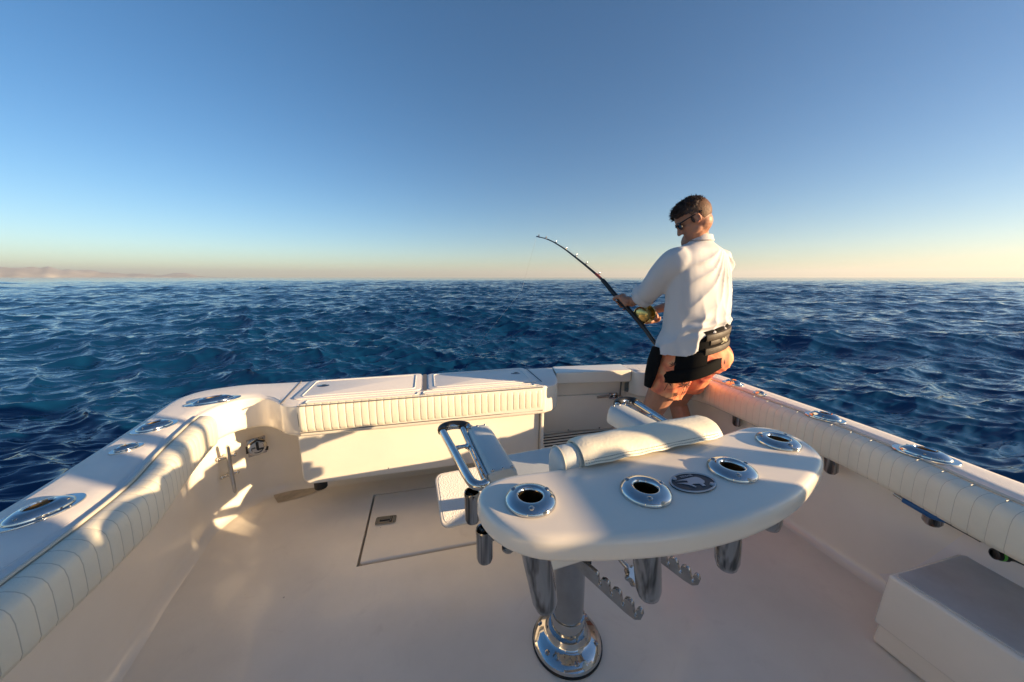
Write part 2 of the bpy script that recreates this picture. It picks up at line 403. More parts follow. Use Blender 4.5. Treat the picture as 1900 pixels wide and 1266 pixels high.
# stations: outer deck edge, inner coaming edge, cockpit wall (plan view)
PORT = [((-1.06, -1.6), (-.84, -1.6), (-1.00, -1.6)), ((-1.10, -.5), (-.86, -.5), (-1.01, -.5)), ((-1.135, .6), (-.88, .6), (-1.02, .6)), ((-1.17, 1.16), (-.902, 1.14), (-1.05, 1.16)),
        ((-1.214, 1.49), (-.975, 1.45), (-1.095, 1.48)), ((-1.262, 1.79), (-1.035, 1.75), (-1.115, 1.70)), ((-1.305, 2.03), (-1.03, 1.90), (-1.125, 1.86)),
        ((-1.30, 2.136), (-.985, 1.985), (-1.07, 2.02)), ((-1.247, 2.225), (-.92, 2.012), (-.99, 2.12)), ((-1.089, 2.288), (-.86, 2.0), (-.90, 2.16)),
        ((-.95, 2.284), (-.80, 1.95), (-.83, 2.17)), ((-.85, 2.28), (-.735, 1.875), (-.75, 2.17)), ((-.76, 2.276), (-.66, 1.832), (-.66, 2.17)),
        ((-.6, 2.27), (-.6, 1.825), (-.6, 2.17)), ((-.2, 2.257), (-.2, 1.82), (-.2, 2.17)), ((.2, 2.246), (.2, 1.816), (.2, 2.17)), ((.6, 2.235), (.6, 1.812), (.6, 2.17)), ((.68, 2.232), (.665, 1.822), (.655, 2.165)),
        ((.76, 2.228), (.735, 1.86), (.66, 2.15)), ((.82, 2.224), (.775, 1.93), (.665, 2.14)), ((.845, 2.222), (.80, 2.05), (.67, 2.13))]
STBD = [((1.36, 2.175), (1.352, 2.03), (1.34, 2.12)), ((1.43, 2.165), (1.372, 1.945), (1.40, 2.10)), ((1.56, 2.14), (1.44, 1.905), (1.55, 2.06)), ((1.70, 2.09), (1.54, 1.88), (1.68, 1.99)),
        ((1.81, 1.98), (1.65, 1.82), (1.76, 1.88)), ((1.85, 1.86), (1.70, 1.72), (1.79, 1.75)), ((1.856, 1.754), (1.709, 1.61), (1.80, 1.6)), ((1.852, 1.39), (1.702, 1.39), (1.805, 1.39)),
        ((1.84, 1.0), (1.698, 1.0), (1.805, 1.0)), ((1.818, .75), (1.663, .734), (1.80, .74)), ((1.79, .55), (1.61, .53), (1.79, .54)), ((1.775, .3), (1.58, .3), (1.76, .3)), ((1.74, -.4), (1.54, -.4), (1.72, -.4)), ((1.70, -1.6), (1.50, -1.6), (1.68, -1.6))]
GZ = .65
def sweep_deck(ST, name_side):
    pts = spline([(*o, *i) for o, i, w_ in [(s[0], s[1], s[2]) for s in ST]], 8) if False else None
    O = spline([(*s[0], 0) for s in ST], 8); I = spline([(*s[1], 0) for s in ST], 8); W = spline([(*s[2], 0) for s in ST], 8)
    hull, deck, lip, wall = [], [], [], []
    for o, i, w_ in zip(O, I, W):
        n = (o - i).normalized()
        P = lambda b_, off, z: (b_.x + n.x * off, b_.y + n.y * off, z)
        hull.append([P(o, -.16, -1.0), P(o, -.06, -.40), P(o, -.02, .10), P(o, 0, .50), P(o, .004, .555), P(o, .018, .565), P(o, .020, .60), P(o, .006, .612), P(o, .002, .632)])
        deck.append([P(o, .002, .632), P(o, -.003, .643), P(o, -.012, .649), P(o, -.028, .650), P(o, -.032, .6535)] + [
            tuple(Vector(P(o, -.034, .6540)).lerp(Vector(P(i, .040, .6540)), t)) for t in (0, .33, .66, 1)] + [P(i, .036, .6505), P(i, .016, .650), P(i, .006, .647), P(i, .001, .640)])
        lip.append([P(i, .001, .640), P(i, 0, .62), P(i, 0, .50), P(i, .003, .488), P(i, .014, .480), P(i, .03, .479), (w_.x + (0), w_.y, .479)])
        wall.append([(w_.x, w_.y, .479), (w_.x, w_.y, .30), (w_.x, w_.y, .05), P(w_, -.008, .018), P(w_, -.03, .002), P(w_, -.05, -.002)])
    for nm, rows, mt in (('hull_side', hull, FOAMW), ('side_deck', deck, NONSKID), ('coaming', lip, GEL), ('cockpit_wall', wall, GEL)):
        mb = MB(); mb.grid(rows); mb.obj(nm, mt, boat, ang=60)
    return O, I, W
oP, iP, wP = sweep_deck(PORT, 'port'); oS, iS, wS = sweep_deck(STBD, 'stbd')
# cockpit floor with the lazarette hatch opening left as a real gap
def build_floor():
    mb = MB()
    hx0, hx1, hy0, hy1 = -.36, 1.0, 1.452, 1.985
    def quad(x0, y0, x1, y1, z=0): mb.add([(x0, y0, z), (x1, y0, z), (x1, y1, z), (x0, y1, z)], [(0, 1, 2, 3)])
    L_, R_ = -1.2, 1.9
    quad(L_, -1.6, R_, hy0); quad(L_, hy0, hx0, 2.25); quad(hx1, hy0, R_, 2.25); quad(hx0, hy1, hx1, 2.25)
    # gutter walls
    g = .018
    quad(hx0, hy0, hx1, hy1, -.04)
    mb.add([(hx0, hy0, 0), (hx1, hy0, 0), (hx1, hy0, -.04), (hx0, hy0, -.04)], [(0, 1, 2, 3)])
    mb.add([(hx0, hy0, 0), (hx0, hy1, 0), (hx0, hy1, -.04), (hx0, hy0, -.04)], [(3, 2, 1, 0)])
    mb.add([(hx0, hy1, 0), (hx1, hy1, 0), (hx1, hy1, -.04), (hx0, hy1, -.04)], [(3, 2, 1, 0)])
    o = mb.obj('cockpit_floor', GELF, boat, smooth=False)
    hb = prism(rrect(hx0 + .011, hy0 + .013, hx1 - .012, hy1 - .012, .014), -.035, .004, GELF, 'floor_hatch', boat, .010, 4)
    # flush latch
    M = Matrix.Translation((-.262, 1.727, .0075)) @ Matrix.Rotation(R(-3), 4, 'Z')
    mb = MB(); oo = rrect(-.052, -.03, .052, .03, .010); n_ = len(oo)
    mb.add([(x, y, z) for z in (0, .003) for x, y in oo], [tuple(range(n_, 2 * n_))] + [(i, (i + 1) % n_, n_ + (i + 1) % n_, n_ + i) for i in range(n_)], CHROME)
    mb.box((0, 0, .0035), (.062, .014, .0015), BLACK); mb.box((.026, 0, .0036), (.012, .040, .0015), BLACK)
    mb.box((-.003, 0, .0055), (.048, .006, .003), CHROME); mb.box((.026, .0, .0058), (.006, .030, .003), CHROME)
    for sx, sy in ((-.043, -.021), (.043, -.021), (-.043, .021), (.043, .021)): mb.lathe([(.0001, .0045), (.003, .0042), (.0038, .003)], (sx, sy, 0), n=10, m=STEELD)
    mb.v = [tuple(M @ Vector(v)) for v in mb.v]; mb.obj('latch', None, hb, ang=30)
    # moulded low ridges in the floor
    for (x0, y0, x1, y1) in ((-.42, -.9, -.405, 1.42), (-.36, 1.41, .98, 1.423)):
        pass
build_floor()
# transom bait box: rounded front hanging above the floor
def build_transom_box():
    x0, x1, z0, z1, r = -.682, .64, .185, .478, .05
    out = [(x0, z1)]
    for i in range(9): a = R(180 + 90 * i / 8); out.append((x0 + r + r * math.cos(a), z0 + r + r * math.sin(a)))
    for i in range(9): a = R(270 + 90 * i / 8); out.append((x1 - .03 + .03 * math.cos(a), z0 + .03 + .03 * math.sin(a)))
    out.append((x1, z1))
    mb = MB(); n = len(out)
    vs = [(x, 1.868 + .03 * (z1 - z) * .6, z) for x, z in out] + [(x, 2.16, z) for x, z in out]
    mb.add(vs, [tuple(range(n)), tuple(range(2 * n - 1, n - 1, -1))] + [(i, (i + 1) % n, n + (i + 1) % n, n + i) for i in range(n)])
    bx = mb.obj('bait_box', GEL, boat, True, .012, 4)
    mb = MB(); mb.lathe([(.0001, .001), (.003, .0), (.003, -.002)], (0, 0, 0), n=10); 
    mb.v = [(v[0] - .25, 1.872 - v[2], v[1] + .225) for v in mb.v]; mb.obj('screw', STEELD, bx)
    # black pump foot and drain under the left end
    mb = MB(); mb.lathe([(.0001, .09), (.034, .09), (.034, .0), (.0001, 0)], (-.635, 1.985, .098), n=20); mb.obj('drain_fitting', BLACK, boat)
    # flat corner patch: stain plus the recess's shade put into the colour
    mb = MB(); P = [(-.955, 2.155), (-.92, 2.09), (-.883, 2.035), (-.80, 2.055), (-.72, 2.085), (-.66, 2.12), (-.64, 2.165)]
    mb.add([(x, y, .0035) for x, y in P], [tuple(range(len(P)))]); mb.obj('drain_well', STAIN_SHADE, boat, False)
    return bx
build_transom_box()
# transom lids on the covering board
def lid(x0, x1, y0, y1, latchx, latchy):
    o = prism(rrect(x0, y0, x1, y1, .03), .655, .6600, LID, 'transom_lid', boat, .0035, 2)
    mb = MB()
    n = 30; pts = rrect(x0 + .035, y0 + .03, x1 - .035, y1 - .03, .02); pts.append(pts[0])
    mb.tube([(x, y, .6605) for x, y in pts], .0028, 6, False); mb.obj('moulded_rib', LID, o)
    mb = MB(); M = Matrix.Translation((latchx, latchy, .6605))
    mb.lathe([(.0001, .004), (.018, .004), (.024, .002), (.026, 0)], (latchx, latchy, .6605), sx=1.25, sy=.8, n=28, m=STEELD)
    mb.lathe([(.0001, .0045), (.010, .0048), (.011, .0042)], (latchx + .003, latchy, .6605), n=20, m=BLACK)
    mb.obj('lid_latch', None, o)
lid(-.70, -.052, 1.905, 2.245, -.605, 2.114)
lid(-.012, .635, 1.90, 2.225, .548, 2.10)
mb = MB(); mb.box((-.032, 2.06, .6555), (.022, .33, .004)); mb.obj('lid_gap', SEAM, boat, False)
mb = MB()
for x0, x1 in ((-.62, -.07), (-.04, .60)):
    p = rrect(x0, 1.838, x1, 1.88, .015); p.append(p[0]); mb.tube([(x, y, .655) for x, y in p], .0028, 6, False)
mb.obj('front_rib', GEL, boat)
# seams in the covering boards
mb = MB()
for a, b_ in (((-.735, 1.86, .6545), (-.765, 2.26, .6545)), ((.66, 1.90, .6545), (.655, 2.215, .6545))): mb.tube([a, b_], .003, 6)
mb.obj('seam', SEAM, boat)

# pleated vinyl bolsters
PITCH = .0365
def bolster(path, nrm, prof, name, pitch=PITCH, endround=.03, depth=.0010, mt=VINYL, sm=None):
    """path: points; nrm: inboard normals; prof: (in, up)"""
    L = [0]
    for i in range(1, len(path)): L.append(L[-1] + (path[i] - path[i - 1]).length)
    tot = L[-1]; npl = int(tot / pitch); pt = tot / npl; rows = []
    ss = []
    for k_ in range(npl):
        for f_ in (.0, .045, .10, .25, .5, .75, .90, .965): ss.append((k_ + f_) * pt)
    ss.append(tot)
    j = 0
    for s in ss:
        while j < len(L) - 2 and L[j + 1] < s: j += 1
        t = (s - L[j]) / max(1e-6, L[j + 1] - L[j]); p = path[j].lerp(path[j + 1], t); n = nrm[j].lerp(nrm[j + 1], t).normalized()
        f_ = (s / pt) % 1.0; d = min(f_, 1 - f_)
        groove = depth * math.exp(-(d / .06) ** 2) + depth * .35 * math.exp(-(d / .22) ** 2)
        e_ = min(s, tot - s); sc_ = 1.0 if e_ > endround else .55 + .45 * math.sqrt(max(0, 1 - (1 - e_ / endround) ** 2))
        wob = .0012 * noise.noise(Vector((s * 14, 0, p.z)))
        c_in = sum(q[0] for q in prof) / len(prof); c_up = sum(q[1] for q in prof) / len(prof); row = []
        for q in prof:
            a, u = q[0], q[1]
            k2 = 1 if q[0] > .008 else 0
            a2 = (a - groove * k2 * (a / .06) + wob) * sc_; u2 = c_up + (u - c_up) * (.75 + .25 * sc_) - groove * .5 * (1 if u > c_up else -1) * (1 if k2 else 0)
            row.append((p.x + n.x * a2, p.y + n.y * a2, p.z + u2))
        rows.append(row)
    mb = MB(); mb.grid(rows, True, True, mt); n_ = len(prof); si = mb.mi(sm or SEAMV)
    for i in range(len(rows) - 1):
        if i % 8 == 0 and 0 < i:
            for j in range(n_): mb.m[i * n_ + j] = si
    o = mb.obj(name, None, boat, ang=70)
    return o, rows
PROF = [(0, 0), (.006, .004), (.024, .003), (.040, -.002), (.052, -.010), (.059, -.023), (.062, -.045), (.061, -.085), (.059, -.118), (.052, -.134), (.036, -.140), (0, -.140)]
def side_path(I, y0, y1):
    P = [p.copy() for p in I if y0 <= p.y <= y1]
    N = []
    for i in range(len(P)):
        t = (P[min(i + 1, len(P) - 1)] - P[max(i - 1, 0)]).normalized(); n = Vector((t.y, -t.x, 0))
        N.append(n)
    for p in P: p.z = .648
    return P, N
P_, N_ = side_path(iP[:8 * 6], -1.5, 1.80); o, rows = bolster(P_, N_, PROF, 'coaming_bolster')
mb = MB(); mb.tube([(r_[0][0] - .004, r_[0][1], .6535) for r_ in rows[::6]], .005, 8, m=PIPING); mb.obj('piping', None, o)
P_, N_ = side_path(iS[8 * 5:], -1.5, 1.72); o2, rows = bolster(P_, N_, PROF, 'coaming_bolster')
mb = MB(); mb.tube([(r_[0][0] + .004, r_[0][1], .6535) for r_ in rows[::6]], .005, 8, m=PIPING)
for k_ in range(6, len(rows) - 8, 16):
    a = Vector(rows[k_][0]); b_ = Vector(rows[k_][2])
    mb.tube([a + Vector((.002, 0, .005)), b_ + Vector((-.002, -.004, .002))], .0015, 6, m=PIPING)
mb.obj('piping', None, o2)
# transom cushion
PT = [(0, 0), (.006, .006), (.02, .006), (.032, 0), (.038, -.012), (.041, -.04), (.042, -.08), (.040, -.115), (.034, -.135), (.022, -.143), (.008, -.144), (0, -.14)]
pth = [Vector((x, 1.856 - .006 * (x + .65) / 1.3, .645)) for x in np.linspace(-.652, .642, 30)]
o, rows = bolster(pth, [Vector((0, -1, 0))] * 30, PT, 'transom_cushion', .0478 * .76, .012, .0022, sm=SEAMT)
mb = MB()
for e_ in (0, -1):
    r_ = rows[e_]; s_ = -1 if e_ == 0 else 1
    loop = [Vector(q) + Vector((s_ * .001, -.003, 0)) for q in r_]; mb.tube(loop + [loop[0]], .0035, 8)
r_ = [Vector((x, 1.820 - .006 * (x + .65) / 1.3, .648)) for x in np.linspace(-.65, .64, 20)]; mb.tube(r_, .003, 6)
r_ = [Vector((x, 1.820 - .006 * (x + .65) / 1.3, .506)) for x in np.linspace(-.65, .64, 20)]; mb.tube(r_, .003, 6)
mb.obj('piping', SEAM, o)

# transom door with its cap, latch and the grated step
def door():
    y0 = 2.055
    d = MB()
    d.add([(.815, y0, .655), (1.345, y0 - .055, .655), (1.37, 2.172, .655), (.85, 2.222, .655), (.815, y0, .578), (1.345, y0 - .055, .570), (1.37, 2.172, .570), (.85, 2.222, .578)],
          [(0, 1, 2, 3), (7, 6, 5, 4), (0, 4, 5, 1), (1, 5, 6, 2), (2, 6, 7, 3), (3, 7, 4, 0)])
    cap = d.obj('door_cap', GEL, boat, True, .010, 4)
    p = MB(); p.add([(.66, 2.15, .0), (1.36, 2.09, .0), (1.36, 2.09, .58), (.66, 2.15, .58), (.66, 2.19, .0), (1.36, 2.14, .0), (1.36, 2.14, .58), (.66, 2.19, .58)],
          [(0, 1, 2, 3), (7, 6, 5, 4), (0, 4, 5, 1), (1, 5, 6, 2), (2, 6, 7, 3), (3, 7, 4, 0)])
    pan = p.obj('transom_door', GEL, boat, True, .004, 2)
    s = MB(); s.add([(.70, 2.13, .20), (1.27, 2.078, .20), (1.265, 2.07, .468), (.70, 2.122, .468), (.70, 2.15, .2), (1.27, 2.1, .20), (1.265, 2.1, .468), (.70, 2.15, .468)],
          [(0, 1, 2, 3), (7, 6, 5, 4), (0, 4, 5, 1), (1, 5, 6, 2), (2, 6, 7, 3), (3, 7, 4, 0)])
    s.obj('lower_panel', GEL, pan, True, .006, 3)
    s = MB(); s.tube([(1.325, 2.085, .575), (1.318, 2.082, .36)], .005, 8, m=SEAM); s.tube([(1.322, 2.075, .43), (1.316, 2.072, .35)], .008, 8, m=STEELD); s.obj('hinge_edge', None, pan)
    # latch: bar and tangled catch
    M = frame((1.25, 2.062, .458), (0, -1, 0), (1, -.08, 0))
    l = MB()
    l.box((-.075, 0, .006), (.10, .016, .010), STEELD)
    l.box((0, 0, .004), (.062, .042, .006), CHROME); l.tube([(-.03, .012, .012), (0, .018, .02), (.03, .012, .012)], .005, 8, m=CHROME)
    l.tube([(-.028, -.012, .012), (0, -.016, .018), (.034, -.014, .012)], .005, 8, m=STEELD); l.tube([(.03, 0, .01), (.07, -.012, .012)], .006, 8, m=STEELD)
    l.ball((.0, 0, .014), .010, 8, CHROME); l.ball((-.018, 0, .012), .007, 8, BLACK); l.ball((.02, .0, .012), .007, 8, BLACK)
    l.v = [tuple(M @ Vector(v)) for v in l.v]; l.obj('door_latch', None, pan)
    # step, slots are real gaps over a sheet coloured dark for their shade
    st = MB()
    def bar(ya, yb): st.box(((.66 + 1.40) / 2, (ya + yb) / 2, .197), (.76, yb - ya, .006))
    ys = [1.60, 1.930]; 
    bar(1.80, 1.935)
    edge = 1.935
    for k_ in range(5):
        edge += .022; bar(edge, edge + (.016 if k_ < 4 else .04)); edge += .016
    st.box((1.37, 2.02, .196), (.20, .25, .016)); st.box((.675, 2.02, .196), (.05, .25, .016))
    o = st.obj('step', GEL, boat, True, .003, 2)
    st = MB(); st.box((1.03, 1.98, .085), (.74, .355, .162)); st.obj('step_riser', GEL, boat, True, .006, 2)
    st = MB(); st.box((1.03, 2.03, .172), (.70, .22, .006)); st.obj('slot_shade', DARK, o, False)
    st = MB()
    for x in (.72, .93, 1.16): st.lathe([(.0001, .003), (.005, .002), (.006, 0)], (x, 2.108 - .09 * (x - .7), .222), M=Matrix.Rotation(R(90), 3, 'X'), n=10)
    st.obj('screw', STEELD, pan)
door()
# jamb between the bait box and the door
mb = MB(); mb.box((.652, 1.995, .24), (.018, .30, .478)); mb.obj('door_jamb', GEL, boat, True, .005, 2)

# flush rod holders and fillers in the side decks
def fitting(x, y, rz, L_, W_, tilt, name='rod_holder', big=True, tube=True, dome=.78, plate=True):
    M = Matrix.Translation((x, y, .654)) @ Matrix.Rotation(rz, 4, 'Z')
    mb = MB(); a, b_ = L_ / 2, W_ / 2
    def ell(prof, m, ox=0): 
        rows = []
        for s_, z in prof: rows.append([Vector((ox * 0 + a * s_ * math.cos(t), b_ * s_ * math.sin(t), z)) for t in (2 * math.pi * j / 40 for j in range(40))])
        mb.grid(rows, True, False, m)
    if plate: ell([(1.0, .0), (1.0, .003), (.985, .0045), (dome, .0046)], CHROME)
    h = .016 if big else .009
    prof = [(dome, .0046), (dome * .98, .0075)] + [(dome * (1 - .48 * t), .0075 + h * math.sin(t * math.pi / 2)) for t in np.linspace(.05, 1, 8)]
    ell(prof, CHROME); zi = .0075 + h
    ell([(dome * .52, zi), (dome * .46, zi + .001), (dome * .42, zi - .003)], CHROME)
    o1 = mb.obj(name, None, boat, ang=50); o1.matrix_world = M; o1.parent = boat
    mb = MB()
    rows = []
    for d_, s_ in ((zi - .002, .42), (-.03, .40), (-.12, .38)):
        rows.append([Vector((a * dome * s_ * math.cos(t) + tilt * d_ * -1, b_ * dome * s_ * math.sin(t), d_)) for t in (2 * math.pi * j / 28 for j in range(28))])
    rows.append([Vector((tilt * .12, 0, -.12))] * 28)
    mb.grid(rows, True); mb.obj('inner_sleeve', BRASS, o1)
    mb = MB()
    for ang in ((90, 210, 330) if big else (0, 180)):
        s_ = dome * .80; mb.lathe([(.0001, .0015), (.003, .001), (.0045, 0), (.0045, -.004)], (a * s_ * math.cos(R(ang)), b_ * s_ * math.sin(R(ang)), .0075 + h * .62), n=10)
    mb.obj('screw', STEELD, o1)
    if tube:
        tb = MB(); c = M.inverted() @ Vector((x, y, 0)); 
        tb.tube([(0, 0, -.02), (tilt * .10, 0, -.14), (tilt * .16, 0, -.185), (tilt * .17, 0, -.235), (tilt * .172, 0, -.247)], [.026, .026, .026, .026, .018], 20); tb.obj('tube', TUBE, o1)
    return o1
fitting(-1.040, 1.108, R(58), .165, .112, .35)
fitting(-1.143, 1.683, R(50), .150, .105, .30)
fitting(-1.103, 1.480, R(50), .092, .062, 0, 'deck_filler', False, False, .72)
fitting(-1.085, 1.990, R(28), .225, .105, 0, 'hawse_pipe', True, False, .74)
fitting(1.758, 1.583, R(105), .120, .085, -.3)
fitting(1.743, 1.398, R(100), .066, .050, 0, 'deck_filler', False, False, .72)
fitting(1.728, 1.070, R(112), .145, .092, -.3)
fitting(1.708, .735, R(112), .165, .105, -.3)

# cleat and power socket on the port corner wall
def cleat():
    c0 = Vector((-1.062, 1.975, .297)); n = Vector((.62, -.78, 0)).normalized(); side = Vector((.78, .62, 0))
    mb = MB(); top = c0 + n * .055
    mb.tube([top + Vector((0, 0, z)) + n * a for z, a in ((-.135, .004), (-.125, .004), (-.08, -.002), (-.04, -.008), (0, -.01), (.04, -.008), (.08, -.002), (.125, .004), (.135, .004))],
            [.004, .008, .009, .0105, .011, .0105, .009, .008, .004], 12)
    o = mb.obj('mooring_cleat', CHROME, boat)
    for z in (-.05, .052):
        mb = MB(); mb.tube([c0 + Vector((0, 0, z)) - n * .01, c0 + Vector((0, 0, z)) + n * .03, top + Vector((0, 0, z)) - n * .004], [.012, .009, .010], 12)
        mb.tube([c0 + Vector((0, 0, z)) - side * .03 + n * .004, c0 + Vector((0, 0, z)) + side * .03 + n * .004], .009, 10)
        for s_ in (-1, 1): mb.ball(c0 + side * .032 * s_ + n * .006 + Vector((0, 0, z)), .011, 8)
        mb.obj('cleat_foot', CHROME, o)
    # socket
    c1 = Vector((-.965, 2.075, .345)); n = Vector((.55, -.83, 0)).normalized()
    M = frame(c1, n, (.83, .55, 0))
    s = MB(); s.box((0, 0, .0), (.085, .10, .010), STEELD)
    s.lathe([(.047, 0), (.047, .018), (.040, .026), (.030, .027), (.028, .022), (.0001, .022)], n=28, m=CHROME)
    s.tube([(-.03, .03, .024), (0, .047, .028), (.034, .028, .024)], .006, 8, m=BLACK); s.box((0, .012, .028), (.010, .046, .008), BLACK); s.box((.012, -.012, .026), (.028, .006, .006), BLACK)
    s.tube([(.044, -.01, .02), (.04, -.03, .022)], .007, 8, m=BLACK); s.tube([(-.046, .02, .016), (-.048, -.02, .016)], .005, 8, m=BLACK); s.box((-.018, -.008, .03), (.018, .020, .008), CHROME)
    s.v = [tuple(M @ Vector(v)) for v in s.v]; s.obj('power_socket', None, boat, ang=35)
cleat()

# unseen cabin parts behind the camera, added for cockpit shade and chrome reflections
def cabin():
    mb = MB(); mb.box((.32, -1.68, .30), (2.5, .12, .66)); c = mb.obj('cabin_bulkhead', GEL, boat, True, .02, 3)
    # starboard shadow blockers, unseen: low panels, light gap above, upper panels
    for (y0, y1, z0, z1) in ((-1.60, -.168, .64, 1.268), (-.168, .09, .64, 1.115), (-1.60, -.49, 1.268, 2.45), (-.49, -.168, 1.62, 2.45)):
        mb = MB(); mb.box((1.67, (y0 + y1) / 2, (z0 + z1) / 2), (.055, y1 - y0 - .002, z1 - z0 - .002)); mb.obj('shade_panel', GEL, boat, True, .004, 2)
    mb = MB(); mb.box((-.98, -1.56, 1.5), (.06, .06, 1.8)); mb.obj('unseen_post', GEL, boat, True, .02, 3)
    mb = MB(); mb.box((.36, -1.75, 2.42), (2.75, .7, .08)); mb.obj('hard_top', GEL, boat, True, .03, 3)
    # unseen starboard posts, placed to cast shadow bands (y = (w - .504 x)/.864)
    def post(w0, w1, x=1.67, z1=2.4, z0=.65):
        y0 = (w0 - .504 * x) / .864; y1 = (w1 - .504 * x) / .864
        m_ = MB(); m_.box((x, (y0 + y1) / 2, (z0 + z1) / 2), (.05, y1 - y0, z1 - z0)); m_.obj('unseen_post', GEL, boat, True, .01, 2)
    post(.565, .697, z0=1.315, z1=1.62); post(.775, .825, z1=2.2, z0=1.12); post(.945, .962, z1=1.55)
cabin()

# ---------------------------------------------------------------- storage box at the starboard side
def storage_box():
    root = tag(empty('storage_box', (1.64, .3, 0)), 'low white fibreglass storage box with overhanging lid against the right cockpit wall', 'storage box')
    mb = MB()
    b0 = [(1.485, -.9), (1.80, -.9), (1.80, .655), (1.485, .655)]; b1 = [(1.447, -.9), (1.80, -.9), (1.80, .628), (1.447, .628)]
    vs = [(x - 1.64, y - .3, .004) for x, y in b0] + [(x - 1.64, y - .3, .285) for x, y in b1]
    # body tapers down and in
    vs = [(1.492 - 1.64, -1.2, .004), (1.797 - 1.64, -1.2, .004), (1.797 - 1.64, .365, .004), (1.492 - 1.64, .365, .004), (1.455 - 1.64, -1.2, .29), (1.797 - 1.64, -1.2, .29), (1.797 - 1.64, .325, .29), (1.455 - 1.64, .325, .29)]
    mb.add(vs, [(3, 2, 1, 0), (4, 5, 6, 7), (0, 1, 5, 4), (1, 2, 6, 5), (2, 3, 7, 6), (3, 0, 4, 7)])
    mb.obj('body', GEL, root, True, .012, 3)
    mb = MB()
    vs = [(1.462 - 1.64, -1.2, .10), (1.80 - 1.64, -1.2, .10), (1.80 - 1.64, .358, .10), (1.462 - 1.64, .358, .10), (1.437 - 1.64, -1.2, .318), (1.80 - 1.64, -1.2, .318), (1.80 - 1.64, .337, .318), (1.437 - 1.64, .337, .318)]
    mb.add(vs, [(3, 2, 1, 0), (4, 5, 6, 7), (0, 1, 5, 4), (1, 2, 6, 5), (2, 3, 7, 6), (3, 0, 4, 7)])
    lidm = mat('lid_top', (.58, .58, .57), .28, coat=.3, var=(5, .22), bump=('noise', 8, .0015))
    mb.obj('lid_skirt', GEL, root, True, .012, 3)
    prism(rrect(1.452 - 1.64, -1.2, 1.795 - 1.64, .325, .015), .318, .323, lidm, 'lid', root, .002, 2)
storage_box()
# hose end and blue handled gaff stowed under the starboard bolster
mb = MB()
pts = [(1.70, .535, .425), (1.745, .51, .42), (1.76, .46, .41), (1.77, .30, .40), (1.76, .0, .40), (1.74, -.5, .38)]
mb.tube(spline(pts, 5), .011, 12, m=BLACK)
mb.lathe([(.010, 0), (.016, .002), (.017, .03), (.013, .034), (.013, .05)], M=frame((1.695, .538, .4255), (.9, -.45, -.05)).to_3x3(), c=(1.695, .538, .4255), n=20, m=BLACK)
mb.lathe([(.0175, .012), (.0180, .014), (.0180, .018), (.0175, .020)], M=frame((0, 0, 0), (.9, -.45, -.05)).to_3x3(), c=(1.695, .538, .4255), n=20, m=GREENM)
tag(mb.obj('hose', None), 'black hose end with bright green ring poking out below right bolster', 'hose')
root = tag(empty('gaff', (1.72, .70, .47)), 'blue gaff handle tucked beneath the padded right gunwale', 'gaff')
mb = MB(); mb.tube([(-.012, .06, -.012), (-.02, -.02, -.016), (-.012, -.05, -.015)], [.011, .014, .010], 12); mb.obj('handle', BLUEM, root)
mb = MB(); mb.tube([(-.006, .09, -.008), (-.012, .06, -.012)], .008, 10, m=STEELD); mb.tube([(-.012, -.05, -.015), (-.022, -.12, -.016), (-.03, -.135, -.02)], [.010, .011, .006], 10, m=BLACK); mb.obj('shaft', None, root)

# ---------------------------------------------------------------- fighting chair (local frame: x lateral, y aft, z up)
CH = R(5.8)
chair = tag(empty('fighting_chair', (.473, .541, 0), CH), 'white fighting chair on chrome pedestal with four rod holders in its curved board', 'fighting chair')
def cobj(mb, name, mt, parent=None, **k_):
    return mb.obj(name, mt, parent or chair, **k_)
BZ = .898
half = [(.0, .078), (.12, .078), (.19, .079), (.246, .083), (.306, .090), (.345, .089), (.378, .076), (.397, .050), (.400, .018), (.390, -.022), (.368, -.056), (.335, -.084), (.285, -.106), (.22, -.127), (.15, -.145), (.075, -.156), (0, -.160)]
R_side = spline([(x, y, 0) for x, y in half], 3)
outl = [(p.x, p.y) for p in R_side] + [(-p.x, p.y) for p in reversed(R_side[1:-1])]
board = prism(outl[::-1], BZ - .046, BZ, BOARD, 'rod_holder_board', chair, .019, 5)
for hu, hv in ((-.315, -.001), (-.110, -.049), (.102, -.051), (.316, -.001)):
    mb = MB(); mb.lathe([(.0212, -.1), (.0212, .1)], (hu, hv, BZ), n=40, caps=True); ct = mb.obj('cutter', None, chair)
    md = board.modifiers.new('b', 'BOOLEAN'); md.object = ct; md.operation = 'DIFFERENCE'; md.solver = 'EXACT'; bake(board); bpy.data.objects.remove(ct)
board.data.polygons.foreach_set('use_smooth', [True] * len(board.data.polygons)); board.data.set_sharp_from_angle(angle=R(40))
